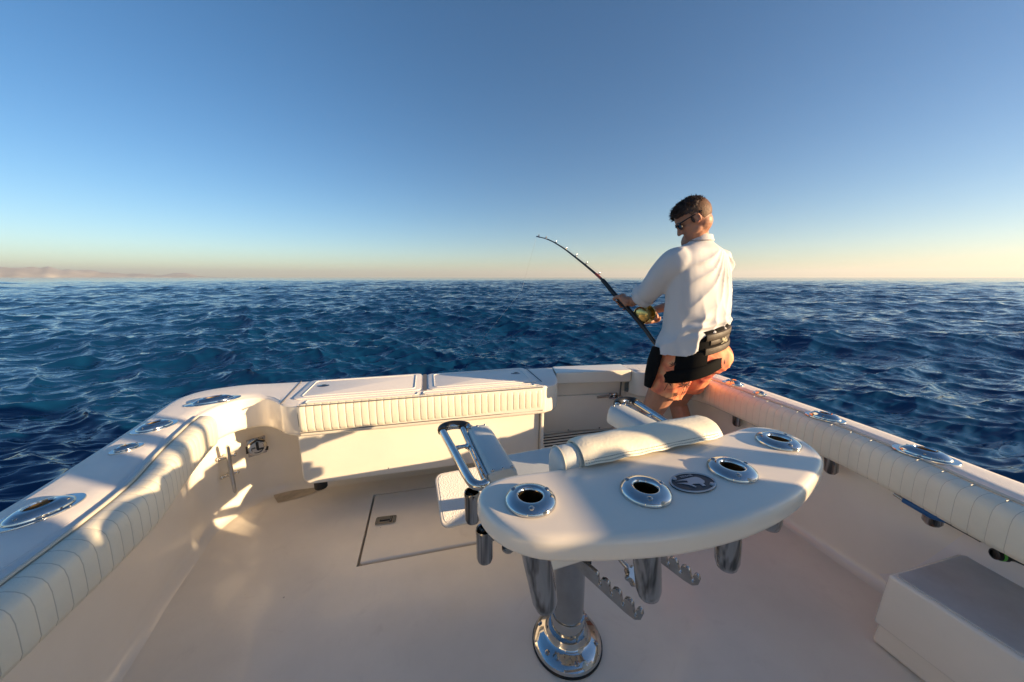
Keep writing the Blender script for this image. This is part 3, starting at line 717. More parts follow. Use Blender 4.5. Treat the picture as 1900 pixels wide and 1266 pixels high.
# rod holders
def holder(u, v, rot):
    mb = MB()
    prof = [(.0445, .0), (.0445, .0035), (.0425, .0065), (.036, .0105), (.029, .0125), (.0245, .0128), (.022, .0115), (.0205, .006)]
    mb.lathe(prof, (u, v, BZ + .001), n=44, m=CHROME)
    f = mb.obj('rod_holder', None, chair, ang=60)
    rows = [[Vector((u + ox + r_ * math.cos(a), v + oy + r_ * math.sin(a), BZ + z)) for a in (2 * math.pi * j / 30 for j in range(30))] for r_, z, ox, oy in ((.0208, .008, 0, 0), (.0205, -.05, 0, 0), (.0195, -.12, .016, .005), (.0185, -.185, .030, .008), (.0005, -.186, .030, .008))]
    mb = MB(); mb.grid(rows, True); mb.obj('inner_sleeve', BRASS, f)
    mb = MB()
    for k_ in range(3):
        a = rot + k_ * 2 * math.pi / 3
        mb.lathe([(.0001, .002), (.003, .0016), (.0048, .0), (.0048, -.003)], (u + .034 * math.cos(a), v + .034 * math.sin(a), BZ + .0125), n=12)
    mb.obj('screw', STEELD, f)
    mb = MB(); dx = .040; dy = .012
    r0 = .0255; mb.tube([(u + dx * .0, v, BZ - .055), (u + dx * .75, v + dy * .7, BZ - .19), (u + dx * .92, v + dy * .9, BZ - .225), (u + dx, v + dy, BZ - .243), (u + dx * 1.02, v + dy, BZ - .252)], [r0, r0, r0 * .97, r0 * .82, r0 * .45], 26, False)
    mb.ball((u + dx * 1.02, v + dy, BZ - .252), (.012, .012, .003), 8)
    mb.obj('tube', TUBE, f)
for u, v, r_ in ((-.315, -.001, R(250)), (-.110, -.049, R(240)), (.102, -.051, R(235)), (.316, -.001, R(250))): holder(u, v, r_)
# oval badge with leaping billfish
def badge():
    M = Matrix.Translation((-.007, -.057, BZ + .0005)) @ Matrix.Rotation(R(-4), 4, 'Z')
    E_ = [(.046 * math.cos(a), .030 * math.sin(a)) for a in (2 * math.pi * j / 40 for j in range(40))]
    pl = prism(E_, 0, .002, BADGE, 'badge', chair, .0006, 1, M)
    mb = MB(); mb.tube([M @ Vector((x * .96, y * .95, .0025)) for x, y in E_ + [E_[0]]], .0017, 8, False, BADGES)
    for sx, sy in ((-.026, .019), (.030, -.016)): mb.lathe([(.0001, .003), (.0022, .0035), (.0045, .003), (.005, .001)], M @ Vector((sx, sy, .001)), n=14, m=BADGES)
    mb.obj('badge_rim', None, pl)
    fish = [(-.031, .0105), (.010, .0125), (.018, .0115), (.023, .006), (.0235, -.004), (.019, -.0085), (.015, -.0085), (.0135, -.0165), (.0075, -.0165), (.008, -.0085), (-.004, -.0055), (-.008, -.0065), (-.0055, -.0145), (-.008, -.0155), (-.014, -.0065), (-.022, -.0005), (-.033, .0035), (-.019, .0015), (-.010, .0000), (-.008, .0065), (-.015, .0085)]
    prism(fish[::-1], .0022, .0032, BADGES, 'fish_emblem', pl, 0, 1, M)
    text_mesh('RELEASE', .0075, M @ Matrix.Translation((.002, .0185, .003)), BADGES, 'lettering', pl, .0003)
badge()
# back rest: padded panel hung on the far edge of the board, cover flap folded over
def pad_row(x, v0, v1, z0, z1, r, n=6, k_=1):
    row = []; cv, cz = (v0 + v1) / 2, (z0 + z1) / 2
    for p, q in rrect(v0, z0, v1, z1, r, n): row.append((x, cv + (p - cv) * k_, cz + (q - cz) * k_))
    return row
mb = MB(); xs = [-.222, -.219, -.214, -.206, -.198] + list(np.linspace(-.18, .16, 12)) + [.172, .182, .190, .194]; ks = [.55, .8, .93, .985, 1] + [1] * 12 + [1, .985, .9, .6]
rows = []
for x, k_ in zip(xs, ks):
    rows.append(pad_row(x, .066, .130, .845, .927 + .003 * math.sin(x * 25), .030, 8, k_))
mb.grid(rows, True, True); br = mb.obj('backrest', VINYLG, chair, ang=70)
mb = MB()
for x in (-.210, -.176): mb.tube([Vector(p) for p in pad_row(x, .064, .132, .843, .929, .032, 8)] , .0024, 6)
mb.obj('piping', PIPING, br)
# cover flap: wraps from behind over the top, down on to the board
def flap():
    prof = [(.134, .80), (.135, .88), (.134, .908), (.130, .924), (.118, .932), (.102, .934), (.088, .933), (.075, .929), (.066, .922), (.060, .915), (.056, .909), (.053, .9045)]
    rows = []
    for x in np.linspace(-.170, .206, 26):
        e_ = min(x + .17, .206 - x); k_ = 1 if e_ > .03 else math.sqrt(max(0, 1 - (1 - e_ / .03) ** 2)) * .12 + .88
        bow = 0; row = []
        for v, z in prof:
            wz = .0022 * noise.noise(Vector((x * 18, v * 30, 1))) + .0012 * math.sin(x * 90 + v * 40) * (v < .06)
            row.append((x, .09 + (v + bow - .09) * k_, .90 + (z + wz - .90) * k_ + .0))
        rows.append(row)
    mb = MB(); mb.grid(rows); o = mb.obj('backrest_cover', VINYL, chair, ang=70)
    md = o.modifiers.new('t', 'SOLIDIFY'); md.thickness = .005; md.offset = 1; bake(o)
    o.data.polygons.foreach_set('use_smooth', [True] * len(o.data.polygons)); o.data.set_sharp_from_angle(angle=R(60))
    # stitching
    mb = MB()
    for off in (9.1, 9.9):
        for i in range(1, 25):
            for f_ in (.15, .5, .85):
                a = Vector(rows[i][int(off)]).lerp(Vector(rows[i][int(off) + 1]), off % 1); b2 = Vector(rows[i - 1][int(off)]).lerp(Vector(rows[i - 1][int(off) + 1]), off % 1)
                p = a.lerp(b2, f_) + Vector((0, -.0052, .0012)); mb.box(p, (.0028, .0012, .0012))
    mb.obj('stitching', SEAM, o, False)
flap()
# seat
so_ = prism(rrect(-.235, .17, .235, .62, .05), .545, .60, GEL, 'seat', chair, .018, 4)
mb = MB(); prism(rrect(-.22, .18, .22, .60, .05), .602, .645, VINYLG, 'seat_cushion', so_, .015, 4)
# arm rests
def arm(s_):
    a = MB(); r0 = []
    for v, k_ in ((.262, .80), (.266, .95), (.275, 1), (.40, 1), (.515, 1), (.532, .97), (.540, .85)):
        xi, xo = .240, .318
        sh = -.008 * (v - .26) / .3
        row = []
        for p, q in [(xo, .775), (xo, .788), (xo - .006, .797), (xo - .016, .801), (xi + .018, .801), (xi + .006, .796), (xi - .002, .785), (xi - .007, .765), (xi - .009, .745), (xi - .004, .737), (xo - .012, .737), (xo - .003, .755)]:
            pass
            row.append((s_ * ((xi + xo) / 2 + (p - (xi + xo) / 2) * k_ + sh), v, .70 + (q - .70) * (.94 + .06 * k_)))
        r0.append(row)
    a.grid(r0, True, True); o = a.obj('armrest', VINYLG, chair, ang=50)
    sp = MB(); sp.box((s_ * .262, .335, .67), (.045, .12, .145), GEL); sp.obj('arm_support', GEL, o, bevel=.008)
    # steel side plate and hand rail
    b_ = MB()
    xo = .322
    b_.box((s_ * xo, .41, .783), (.006, .29, .020), CHROME)
    rail = [(s_ * .316, .275, .770), (s_ * .33, .262, .768), (s_ * .352, .268, .772), (s_ * .362, .30, .776), (s_ * .372, .42, .780), (s_ * .384, .550, .784), (s_ * .384, .575, .785), (s_ * .372, .592, .786), (s_ * .345, .597, .786), (s_ * .31, .585, .786), (s_ * .295, .560, .784)]
    b_.tube(spline(rail, 6), .0125, 14, True, CHROME)
    b_.tube(spline([(s_ * .372, .45, .780), (s_ * .35, .455, .779), (s_ * .333, .455, .779), (s_ * .322, .44, .78)], 5), [.007] * 5 + [.006] * 5 + [.009] * 5 + [.012], 12, True, CHROME)
    b_.tube([(s_ * .320, .27, .77), (s_ * .320, .56, .785)], .010, 12, True, CHROME)
    b_.tube([(s_ * .318, .27, .768), (s_ * .28, .29, .70), (s_ * .20, .36, .56)], .016, 12, True, STEELD)
    rl = b_.obj('arm_rail', None, o)
    g = MB(); g.tube(spline([(s_ * .386, .565, .786), (s_ * .384, .583, .787), (s_ * .368, .597, .787), (s_ * .345, .601, .787), (s_ * .318, .591, .787), (s_ * .302, .573, .786)], 6), .0150, 14); g.obj('grip', BLACK, o)
    sn = MB()
    for v in (.29, .32, .36, .41, .46, .50, .53):
        sn.lathe([(.0001, .002), (.003, .0015), (.004, 0)], (s_ * .3255, v, .783), M=Matrix.Rotation(R(90) * s_, 3, 'Y'), n=10)
    for u in (.252, .278, .304):
        for v, z in ((.268, .800), (.533, .801)): sn.ball((s_ * u, v, z), .0042, 6)
    sn.obj('snap', STEELD, o)
for s_ in (-1, 1): arm(s_)
# pedestal
mb = MB()
px, py = 0, .388
mb.lathe([(.118, .002), (.1205, .010), (.118, .020), (.110, .028), (.098, .035), (.084, .041), (.075, .046), (.0705, .053), (.069, .062), (.066, .068), (.058, .069)], (px, py, 0), n=56)
bs = mb.obj('pedestal_base', CHROME, chair, ang=30)
mb = MB()
for k_ in range(6):
    a = R(20 + 60 * k_); mb.lathe([(.0001, .005), (.005, .0045), (.0085, .002), (.009, -.002)], (px + .099 * math.cos(a), py + .099 * math.sin(a), .034), n=14)
mb.obj('bolt', STEELD, bs)
mb = MB(); mb.lathe([(.1235, .0), (.1235, .005), (.11, .005)], (px, py, .001), n=48); mb.obj('gasket', BLACK, bs)
mb = MB(); mb.lathe([(.0565, .06), (.0585, .069), (.0585, .122), (.057, .127), (.0538, .128)], (px, py, 0), n=48); mb.obj('collar', CHROME, bs)
mb = MB(); mb.lathe([(.0535, .12), (.0535, .40), (.050, .46), (.050, .54)], (px, py, 0), n=48); cl = mb.obj('pedestal', mat('satin_steel', (.44, .44, .44), .16, metal=1, var=(12, .15)), chair, ang=50)
mb = MB(); mb.box((.035, py - .045, .40), (.028, .020, .11), BLACK); mb.tube([(-.08, .30, .49), (.10, .30, .49)], .012, 10, m=STEELD)
mb.box((0, .37, .53), (.30, .30, .03), STEELD); mb.box((.06, .30, .50), (.07, .05, .05), CHROME); mb.box((.0, .27, .515), (.12, .03, .04), BLACK)
mb.tube([(.03, .26, .50), (.085, .235, .47)], .006, 8, m=CHROME); mb.obj('seat_mount', None, chair)
# notched steel footrest arms and lever knob
def notch(u, v, z, yaw, pitch, L_=.20):
    M = Matrix.Translation((u, v, z)) @ Matrix.Rotation(yaw, 4, 'Z') @ Matrix.Rotation(pitch, 4, 'Y')
    low = [(-.06, -.020), (L_ - .035, -.027), (L_ - .012, -.024), (L_, -.010), (L_ + .001, .006), (L_ - .005, .016), (L_ - .012, .017)]
    x = L_ - .016; top = []
    while x > .0:
        top += [(x, .012), (x - .001, .004), (x + .006, -.006), (x + .004, -.011), (x - .001, -.010), (x - .009, .006), (x - .011, .013), (x - .017, .018), (x - .026, .018)]; x -= .034
    top.append((-.06, .018)); O_ = low + top
    return prism(O_, -.006, .006, STEELD, 'footrest_arm', chair, .0012, 1, M @ Matrix.Rotation(R(90), 4, 'X'))
notch(-.040, .205, .470, R(-62), R(12), .150); notch(.175, .215, .478, R(-66), R(8), .140)
mb = MB(); mb.tube([(.055, .24, .50), (.06, .21, .478), (.072, .19, .462)], .008, 10, m=STEELD)
Mk = frame((.078, .175, .445), (.25, -.5, .8))
rows = []
for z, r_ in ((-.012, .012), (-.006, .022), (.004, .025), (.012, .020)): rows.append([Mk @ Vector(((r_ * (1 + .14 * math.cos(6 * a))) * math.cos(a), (r_ * (1 + .14 * math.cos(6 * a))) * math.sin(a), z)) for a in (2 * math.pi * j / 48 for j in range(48))])
mb.grid(rows, True, True, STEELD); mb.obj('lever_knob', None, chair)
# side cups for rod butts
def cup(u, v, z0, z1, mt, r_=.0215, br=True):
    mb = MB(); mb.lathe([(r_ * .85, z1 - .06), (r_ * .88, z1 - .002), (r_, z1), (r_ * 1.04, z1 - .003), (r_ * 1.04, z1 - .012), (r_, z1 - .014), (r_, z0 + .012), (r_ * .85, z0 + .002), (.0001, z0)], (u, v, 0), n=26, m=mt)
    if br: mb.tube([(u, v, z1 - .04), (u + .05, v + .01, z1 - .03)], .009, 10, m=mt)
    mb.lathe([(r_ * .84, z1 - .04), (.0001, z1 - .05)], (u, v, 0), n=26, m=BLACK)
    mb.obj('rod_cup', None, chair, ang=50)
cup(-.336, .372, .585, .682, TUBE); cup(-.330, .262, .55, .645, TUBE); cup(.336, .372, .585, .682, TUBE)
mb = MB(); mb.lathe([(.0001, .0), (.012, .001), (.016, .006), (.016, .012)], (-.28, .22, .60), n=18); mb.obj('knob', STEELD, chair)
# foot rest: dimpled tray tilted up aft
NS = mat('dimpled_gelcoat', (.80, .76, .70), .4, bump=('vor', 190, .0022), var=(5, .06))
th_ = math.atan2(.13, .20); M = Matrix.Translation((-.0, .795, .245)) @ Matrix.Rotation(th_, 4, 'X')
fr_ = prism(rrect(-.375, 0, .375, .242, .035), -.020, 0, GEL, 'footrest', chair, .008, 3, M)
prism(rrect(-.362, .012, .362, .232, .028), .0005, .0025, NS, 'nonskid_panel', fr_, .001, 1, M)
mb = MB(); 
for s_ in (-1, 1): mb.tube([(s_ * .12, .40, .50), (s_ * .12, .60, .40), (s_ * .12, .86, .27)], .013, 10)
mb.obj('footrest_strut', STEELD, chair)

# ---------------------------------------------------------------- the angler
def V(*a): return Vector(a)
def ring_loft(secs, n=28):
    """secs: (center, side axis, depth axis, side r, depth r)"""
    mb = MB(); rows = []
    for c, sx, sy, a, b_ in secs:
        rows.append([c + sx * a * math.cos(t) + sy * b_ * math.sin(t) for t in (2 * math.pi * j / n for j in range(n))])
    mb.grid(rows, True, True); return mb
def limb(mb, pts, rs, n=16, k_=5):
    P = spline([(*p, r_) for p, r_ in zip(pts, rs)], k_) if False else None
    X = spline([tuple(p) for p in pts], k_); r3 = [v.x for v in spline([(r_, 0, 0) for r_ in rs], k_)]
    mb.tube(X, r3, n, True)
    mb.ball(X[0], r3[0] * .98, 10); mb.ball(X[-1], r3[-1] * .98, 10)
def remesh(mb, name, mt, parent, voxel, smooth_it=4, fac=.5):
    me = bpy.data.meshes.new(name); me.from_pydata([tuple(v) for v in mb.v], [], mb.f)
    bm = bmesh.new(); bm.from_mesh(me); bmesh.ops.recalc_face_normals(bm, faces=bm.faces); bm.to_mesh(me); bm.free()
    o = link(bpy.data.objects.new(name, me))
    md = o.modifiers.new('r', 'REMESH'); md.mode = 'VOXEL'; md.voxel_size = voxel; md.adaptivity = 0
    md = o.modifiers.new('s', 'SMOOTH'); md.iterations = smooth_it; md.factor = fac
    bake(o); o.data.materials.clear(); o.data.materials.append(mt); o.data.name = name
    o.data.polygons.foreach_set('use_smooth', [True] * len(o.data.polygons))
    o.parent = parent
    return o
man = tag(empty('person', (0, 0, 0)), 'person in white shirt and coral shorts leaning back at the stern holding a bent rod', 'person')
Rt = V(.93, .37, 0).normalized(); Fw = V(-.37, .93, 0).normalized(); Up = V(0, 0, 1)
neck = V(1.428, 1.60, 1.475)
shL, shR = V(1.262, 1.535, 1.385), V(1.662, 1.690, 1.392)
elL, wrL = V(1.235, 1.70, 1.205), V(1.222, 1.862, 1.128)
hdL = V(1.182, 1.90, 1.125)
elR, wrR = V(1.760, 1.86, 1.165), V(1.50, 2.02, 1.06)
# --- head
Hc = V(1.358, 1.592, 1.588)
HF = V(-.74, .42, -.64).normalized(); HS = HF.cross(V(0, 0, 1)).normalized(); HU = HS.cross(HF).normalized()   # HS = his right
HK = .89
Hc = V(1.366, 1.588, 1.583)
def hp(f, s, u): return Hc + (HF * f + HS * s + HU * u) * HK
HM = Matrix((HF, HS, HU)).transposed() * HK
skin = MB()
skin.ball(hp(-.008, 0, .022), (.094, .074, .084), 18, M=HM)
skin.ball(hp(-.020, 0, .0), (.084, .073, .080), 16, M=HM)
skin.ball(hp(.030, 0, -.030), (.056, .058, .074), 16, M=HM)
skin.ball(hp(.044, 0, -.078), (.038, .040, .032), 14, M=HM)
skin.ball(hp(.066, 0, -.098), (.016, .020, .014), 10, M=HM)
for s_ in (-1, 1):
    skin.ball(hp(.020, .043 * s_, -.066), (.036, .016, .022), 10, M=HM)       # jaw
    skin.ball(hp(.052, .036 * s_, -.024), (.024, .020, .018), 10, M=HM)       # cheek
    skin.ball(hp(.072, .026 * s_, .020), (.014, .024, .009), 10, M=HM)        # brow
limb(skin, [hp(.078, 0, .008), hp(.090, 0, -.012), hp(.101, 0, -.033)], [.008, .009, .011], 12)
for s_ in (-1, 1): skin.ball(hp(.092, .010 * s_, -.038), (.010, .007, .007), 8, M=HM)
skin.ball(hp(.078, 0, -.061), (.011, .022, .006), 8, M=HM); skin.ball(hp(.076, 0, -.072), (.011, .019, .006), 8, M=HM)
limb(skin, [hp(-.030, 0, -.045), V(1.405, 1.592, 1.52), V(1.432, 1.60, 1.46), V(1.45, 1.61, 1.38)], [.056, .055, .060, .075])
limb(skin, [hp(.01, 0, -.07), V(1.40, 1.62, 1.47)], [.045, .05])
# ears
for s_ in (-1, 1):
    pts = [hp(-.006 - .014 * math.cos(a), (.0745 + .006 * (math.cos(a) > -.2)) * s_, -.012 + .026 * math.sin(a)) for a in np.linspace(R(-70), R(160), 12)]
    skin.tube(pts, .0045, 8); skin.ball(hp(-.002, .074 * s_, -.008), (.013, .005, .024), 8, M=HM); skin.ball(hp(.003, .076 * s_, -.034), (.008, .006, .009), 8, M=HM)
# --- trunk under the clothes
tor = ring_loft([(V(1.44, 1.60, 1.41), Rt, Fw, .08, .06), (V(1.448, 1.605, 1.35), Rt, Fw, .15, .075), (V(1.452, 1.61, 1.25), Rt, Fw, .17, .10), (V(1.45, 1.61, 1.08), Rt, Fw, .15, .095), (V(1.445, 1.60, .95), Rt, Fw, .155, .10), (V(1.445, 1.59, .85), Rt, Fw, .165, .115), (V(1.44, 1.59, .80), Rt, Fw, .12, .09)])
skin.add(tor.v, tor.f)
hipL, hipR = V(1.355, 1.575, .84), V(1.545, 1.62, .84)
knL, knR = V(1.262, 1.66, .475), V(1.60, 1.84, .46)
anL, anR = V(1.285, 1.575, .09), V(1.63, 1.74, .09)
limb(skin, [hipL, hipL.lerp(knL, .4), hipL.lerp(knL, .8), knL], [.092, .084, .066, .058])
limb(skin, [hipR, hipR.lerp(knR, .4), hipR.lerp(knR, .8), knR], [.090, .080, .062, .056])
for kn, an in ((knL, anL), (knR, anR)):
    bk = -Fw
    limb(skin, [kn, kn.lerp(an, .3) + bk * .014, kn.lerp(an, .65) + bk * .004, an], [.054, .056, .042, .034])
    limb(skin, [an + V(0, 0, -.04) - Fw * .03, an + Fw * .05 + V(0, 0, -.055), an + Fw * .14 + V(0, 0, -.068), an + Fw * .19 + V(0, 0, -.072)], [.034, .032, .026, .018])
# --- arms
limb(skin, [shL + V(.03, .01, -.04), shL.lerp(elL, .5), elL], [.034, .038, .036]); limb(skin, [elL, elL.lerp(wrL, .4), wrL], [.040, .036, .026])
limb(skin, [shR + V(-.03, -.01, -.04), shR.lerp(elR, .5), elR], [.034, .038, .036]); limb(skin, [elR, elR.lerp(wrR, .4), wrR], [.040, .036, .026])
# --- hands: fingers wrapped round rod / reel handle
def hand(wr, c, ax, out, rg, thumb_dir=1):
    """c = grip centre on the bar, ax = bar axis, out = from the bar towards the palm, rg = bar radius"""
    ax = ax.normalized(); out = (out - ax * out.dot(ax)).normalized(); sd = ax.cross(out)
    P = lambda a, ang, r_: c + ax * a + (out * math.cos(ang) + sd * math.sin(ang)) * r_
    rp = rg + .016
    # palm: slab of overlapping balls from wrist to knuckles
    for a in (-.032, -.011, .011, .032):
        for ang in (-.9, -.35, .2):
            skin.ball(P(a * .92, ang, rp + .001), (.0165), 8)
    limb(skin, [wr, wr.lerp(P(0, -.7, rp + .006), .55), P(0, -.6, rp + .003)], [.026, .029, .022], 12)
    for k_, (a, L_, r_) in enumerate(((-.033, 3.7, .0078), (-.0115, 4.2, .0088), (.0105, 4.35, .0090), (.032, 4.0, .0086))):
        angs = np.linspace(.25, .25 + L_ * .78, 7)
        limb(skin, [P(a + .002 * math.sin(k_ * 2 + i), an_, rg + r_ + (.003 if i in (2, 4) else .0005)) for i, an_ in enumerate(angs)], [r_ * 1.05, r_, r_ * 1.06, r_ * .95, r_ * .98, r_ * .9, r_ * .8], 10, 3)
    limb(skin, [P(.030, -.95, rp), P(.045, -1.5, rg + .013), P(.052, -2.3, rg + .011), P(.050, -3.0, rg + .010)], [.014, .0115, .0105, .0085], 10, 3)
rodpts = [V(1.313, 1.70, .875), V(1.289, 1.74, .925), V(1.249, 1.80, 1.008), V(1.182, 1.90, 1.125), V(1.150, 1.98, 1.195), V(1.120, 2.05, 1.263), V(1.071, 2.16, 1.344), V(1.015, 2.26, 1.42), V(.958, 2.36, 1.492), V(.891, 2.46, 1.553), V(.825, 2.54, 1.583)]
rax = (rodpts[4] - rodpts[2]).normalized()
hand(wrL, rodpts[3], rax, V(.55, -.75, .25), .0145)
rdir = rax
reelC = rodpts[2] + V(.040, .022, .050)
knobC = reelC + Rt * .105 + V(.0, .02, -.03)
hand(wrR, knobC, Rt, V(.3, .8, -.1), .012)
body = remesh(skin, 'body', SKIN, man, .0042, 3)
# --- hair: longer tousled top, clipped back and sides
def hair():
    mb = MB()
    def surf(f, s, u, off): return hp(-.010 + (.094 + off) * f, (.0745 + off) * s, .018 + (.088 + off) * u)
    def shell(test, offf, name, mt, res=70):
        m_ = MB(); idx = {}; rows = []
        for i in range(res + 1):
            t = math.pi * i / res * .80; row = []
            for j in range(res * 2):
                a = math.pi * j / res; f, s, u = math.sin(t) * math.cos(a), math.sin(t) * math.sin(a), math.cos(t)
                if i == 0: f = .001 * math.cos(a); s = .001 * math.sin(a)
                row.append(((f, s, u), surf(f, s, u, offf(f, s, u))))
            rows.append(row)
        vs = [p for r_ in rows for _, p in r_]; n = res * 2; fs = []
        for i in range(res):
            for j in range(n):
                k2 = (j + 1) % n; q = rows[i][j][0]
                if test(*q): fs.append((i * n + j, i * n + k2, (i + 1) * n + k2, (i + 1) * n + j))
        m_.add(vs, fs); me = bpy.data.meshes.new(name); me.from_pydata([tuple(v) for v in m_.v], [], m_.f)
        me.materials.append(mt); bm = bmesh.new(); bm.from_mesh(me); bmesh.ops.delete(bm, geom=[v for v in bm.verts if not v.link_faces], context='VERTS'); bmesh.ops.recalc_face_normals(bm, faces=bm.faces); bm.to_mesh(me); bm.free()
        o = link(bpy.data.objects.new(name, me), man); me.polygons.foreach_set('use_smooth', [True] * len(me.polygons)); return o
    def back(f, s, u):
        return (u > -.72 + .05 * math.sin(s * 9)) and f < .22 and (f < -.28 or u > .02)
    shell(back, lambda f, s, u: .0045 + .009 * max(0, -f) + .0016 * noise.noise(V(f * 30, s * 30, u * 30)) - (.004 if u < -.6 else 0), 'clipped_hair', HAIRS)
    def top(f, s, u):
        return u > .16 + .20 * max(0, f) + .10 * (f < -.5) and not (f > .80)
    def to(f, s, u):
        lift = min(1, max(0, (u - .15) / .35)); return .004 + lift * (.008 + .005 * noise.noise(V(f * 7 + 3, s * 9, u * 7)) + .004 * noise.noise(V(f * 26, s * 30, u * 26))) + .006 * max(0, f)
    h = shell(top, to, 'hair', HAIR)
    # loose locks
    st = MB(); rng = random.Random(5)
    for _ in range(1300):
        a = rng.uniform(0, 2 * math.pi); u = rng.uniform(.30, 1); r_ = math.sqrt(1 - u * u); f, s = r_ * math.cos(a), r_ * math.sin(a)
        if f > .78: continue
        p = surf(f, s, u, to(f, s, u) - .003); nrm = (HF * f + HS * s + HU * u).normalized()
        dr = (nrm * rng.uniform(.3, .9) + HF * rng.uniform(-.1, .9) + HS * rng.uniform(-.5, .5)).normalized(); L_ = rng.uniform(.008, .019) * (1.25 if f > .35 else 1)
        st.tube([p, p + dr * L_ * .55, p + dr * L_ + HU * -.003], [.0017, .0013, .0002], 4, False)
    st.obj('hair_locks', HAIR, h)
    sb = MB(); sb.ball(hp(.018, -.0745, -.010), (.008, .004, .020), 8, M=HM); sb.ball(hp(.018, .0745, -.010), (.008, .004, .020), 8, M=HM); sb.obj('sideburns', HAIR, man)
hair()
# --- sunglasses
def glasses():
    g = MB()
    for s_ in (-1, 1):
        lp = [hp(.087 + .002 * math.cos(a) - .010 * abs(.5 + .5 * math.cos(a)), s_ * (.036 + .027 * math.cos(a)), .004 + .021 * math.sin(a)) for a in (2 * math.pi * j / 20 for j in range(21))]
        g.tube(lp, .0028, 6, m=BLACK)
        g.add([lp[j] for j in range(20)], [tuple(range(20))], LENS)
        g.tube([hp(.078, .064 * s_, .016), hp(.074, .072 * s_, .016), hp(.03, .077 * s_, .013), hp(-.012, .080 * s_, .008), hp(-.045, .079 * s_, .004)], [.004, .004, .0032, .003, .003], 8, m=BLACK)
    g.tube([hp(.090, -.010, .010), hp(.096, 0, .012), hp(.090, .010, .010)], .0026, 6, m=BLACK)
    g.obj('sunglasses', None, man, ang=50)
glasses()
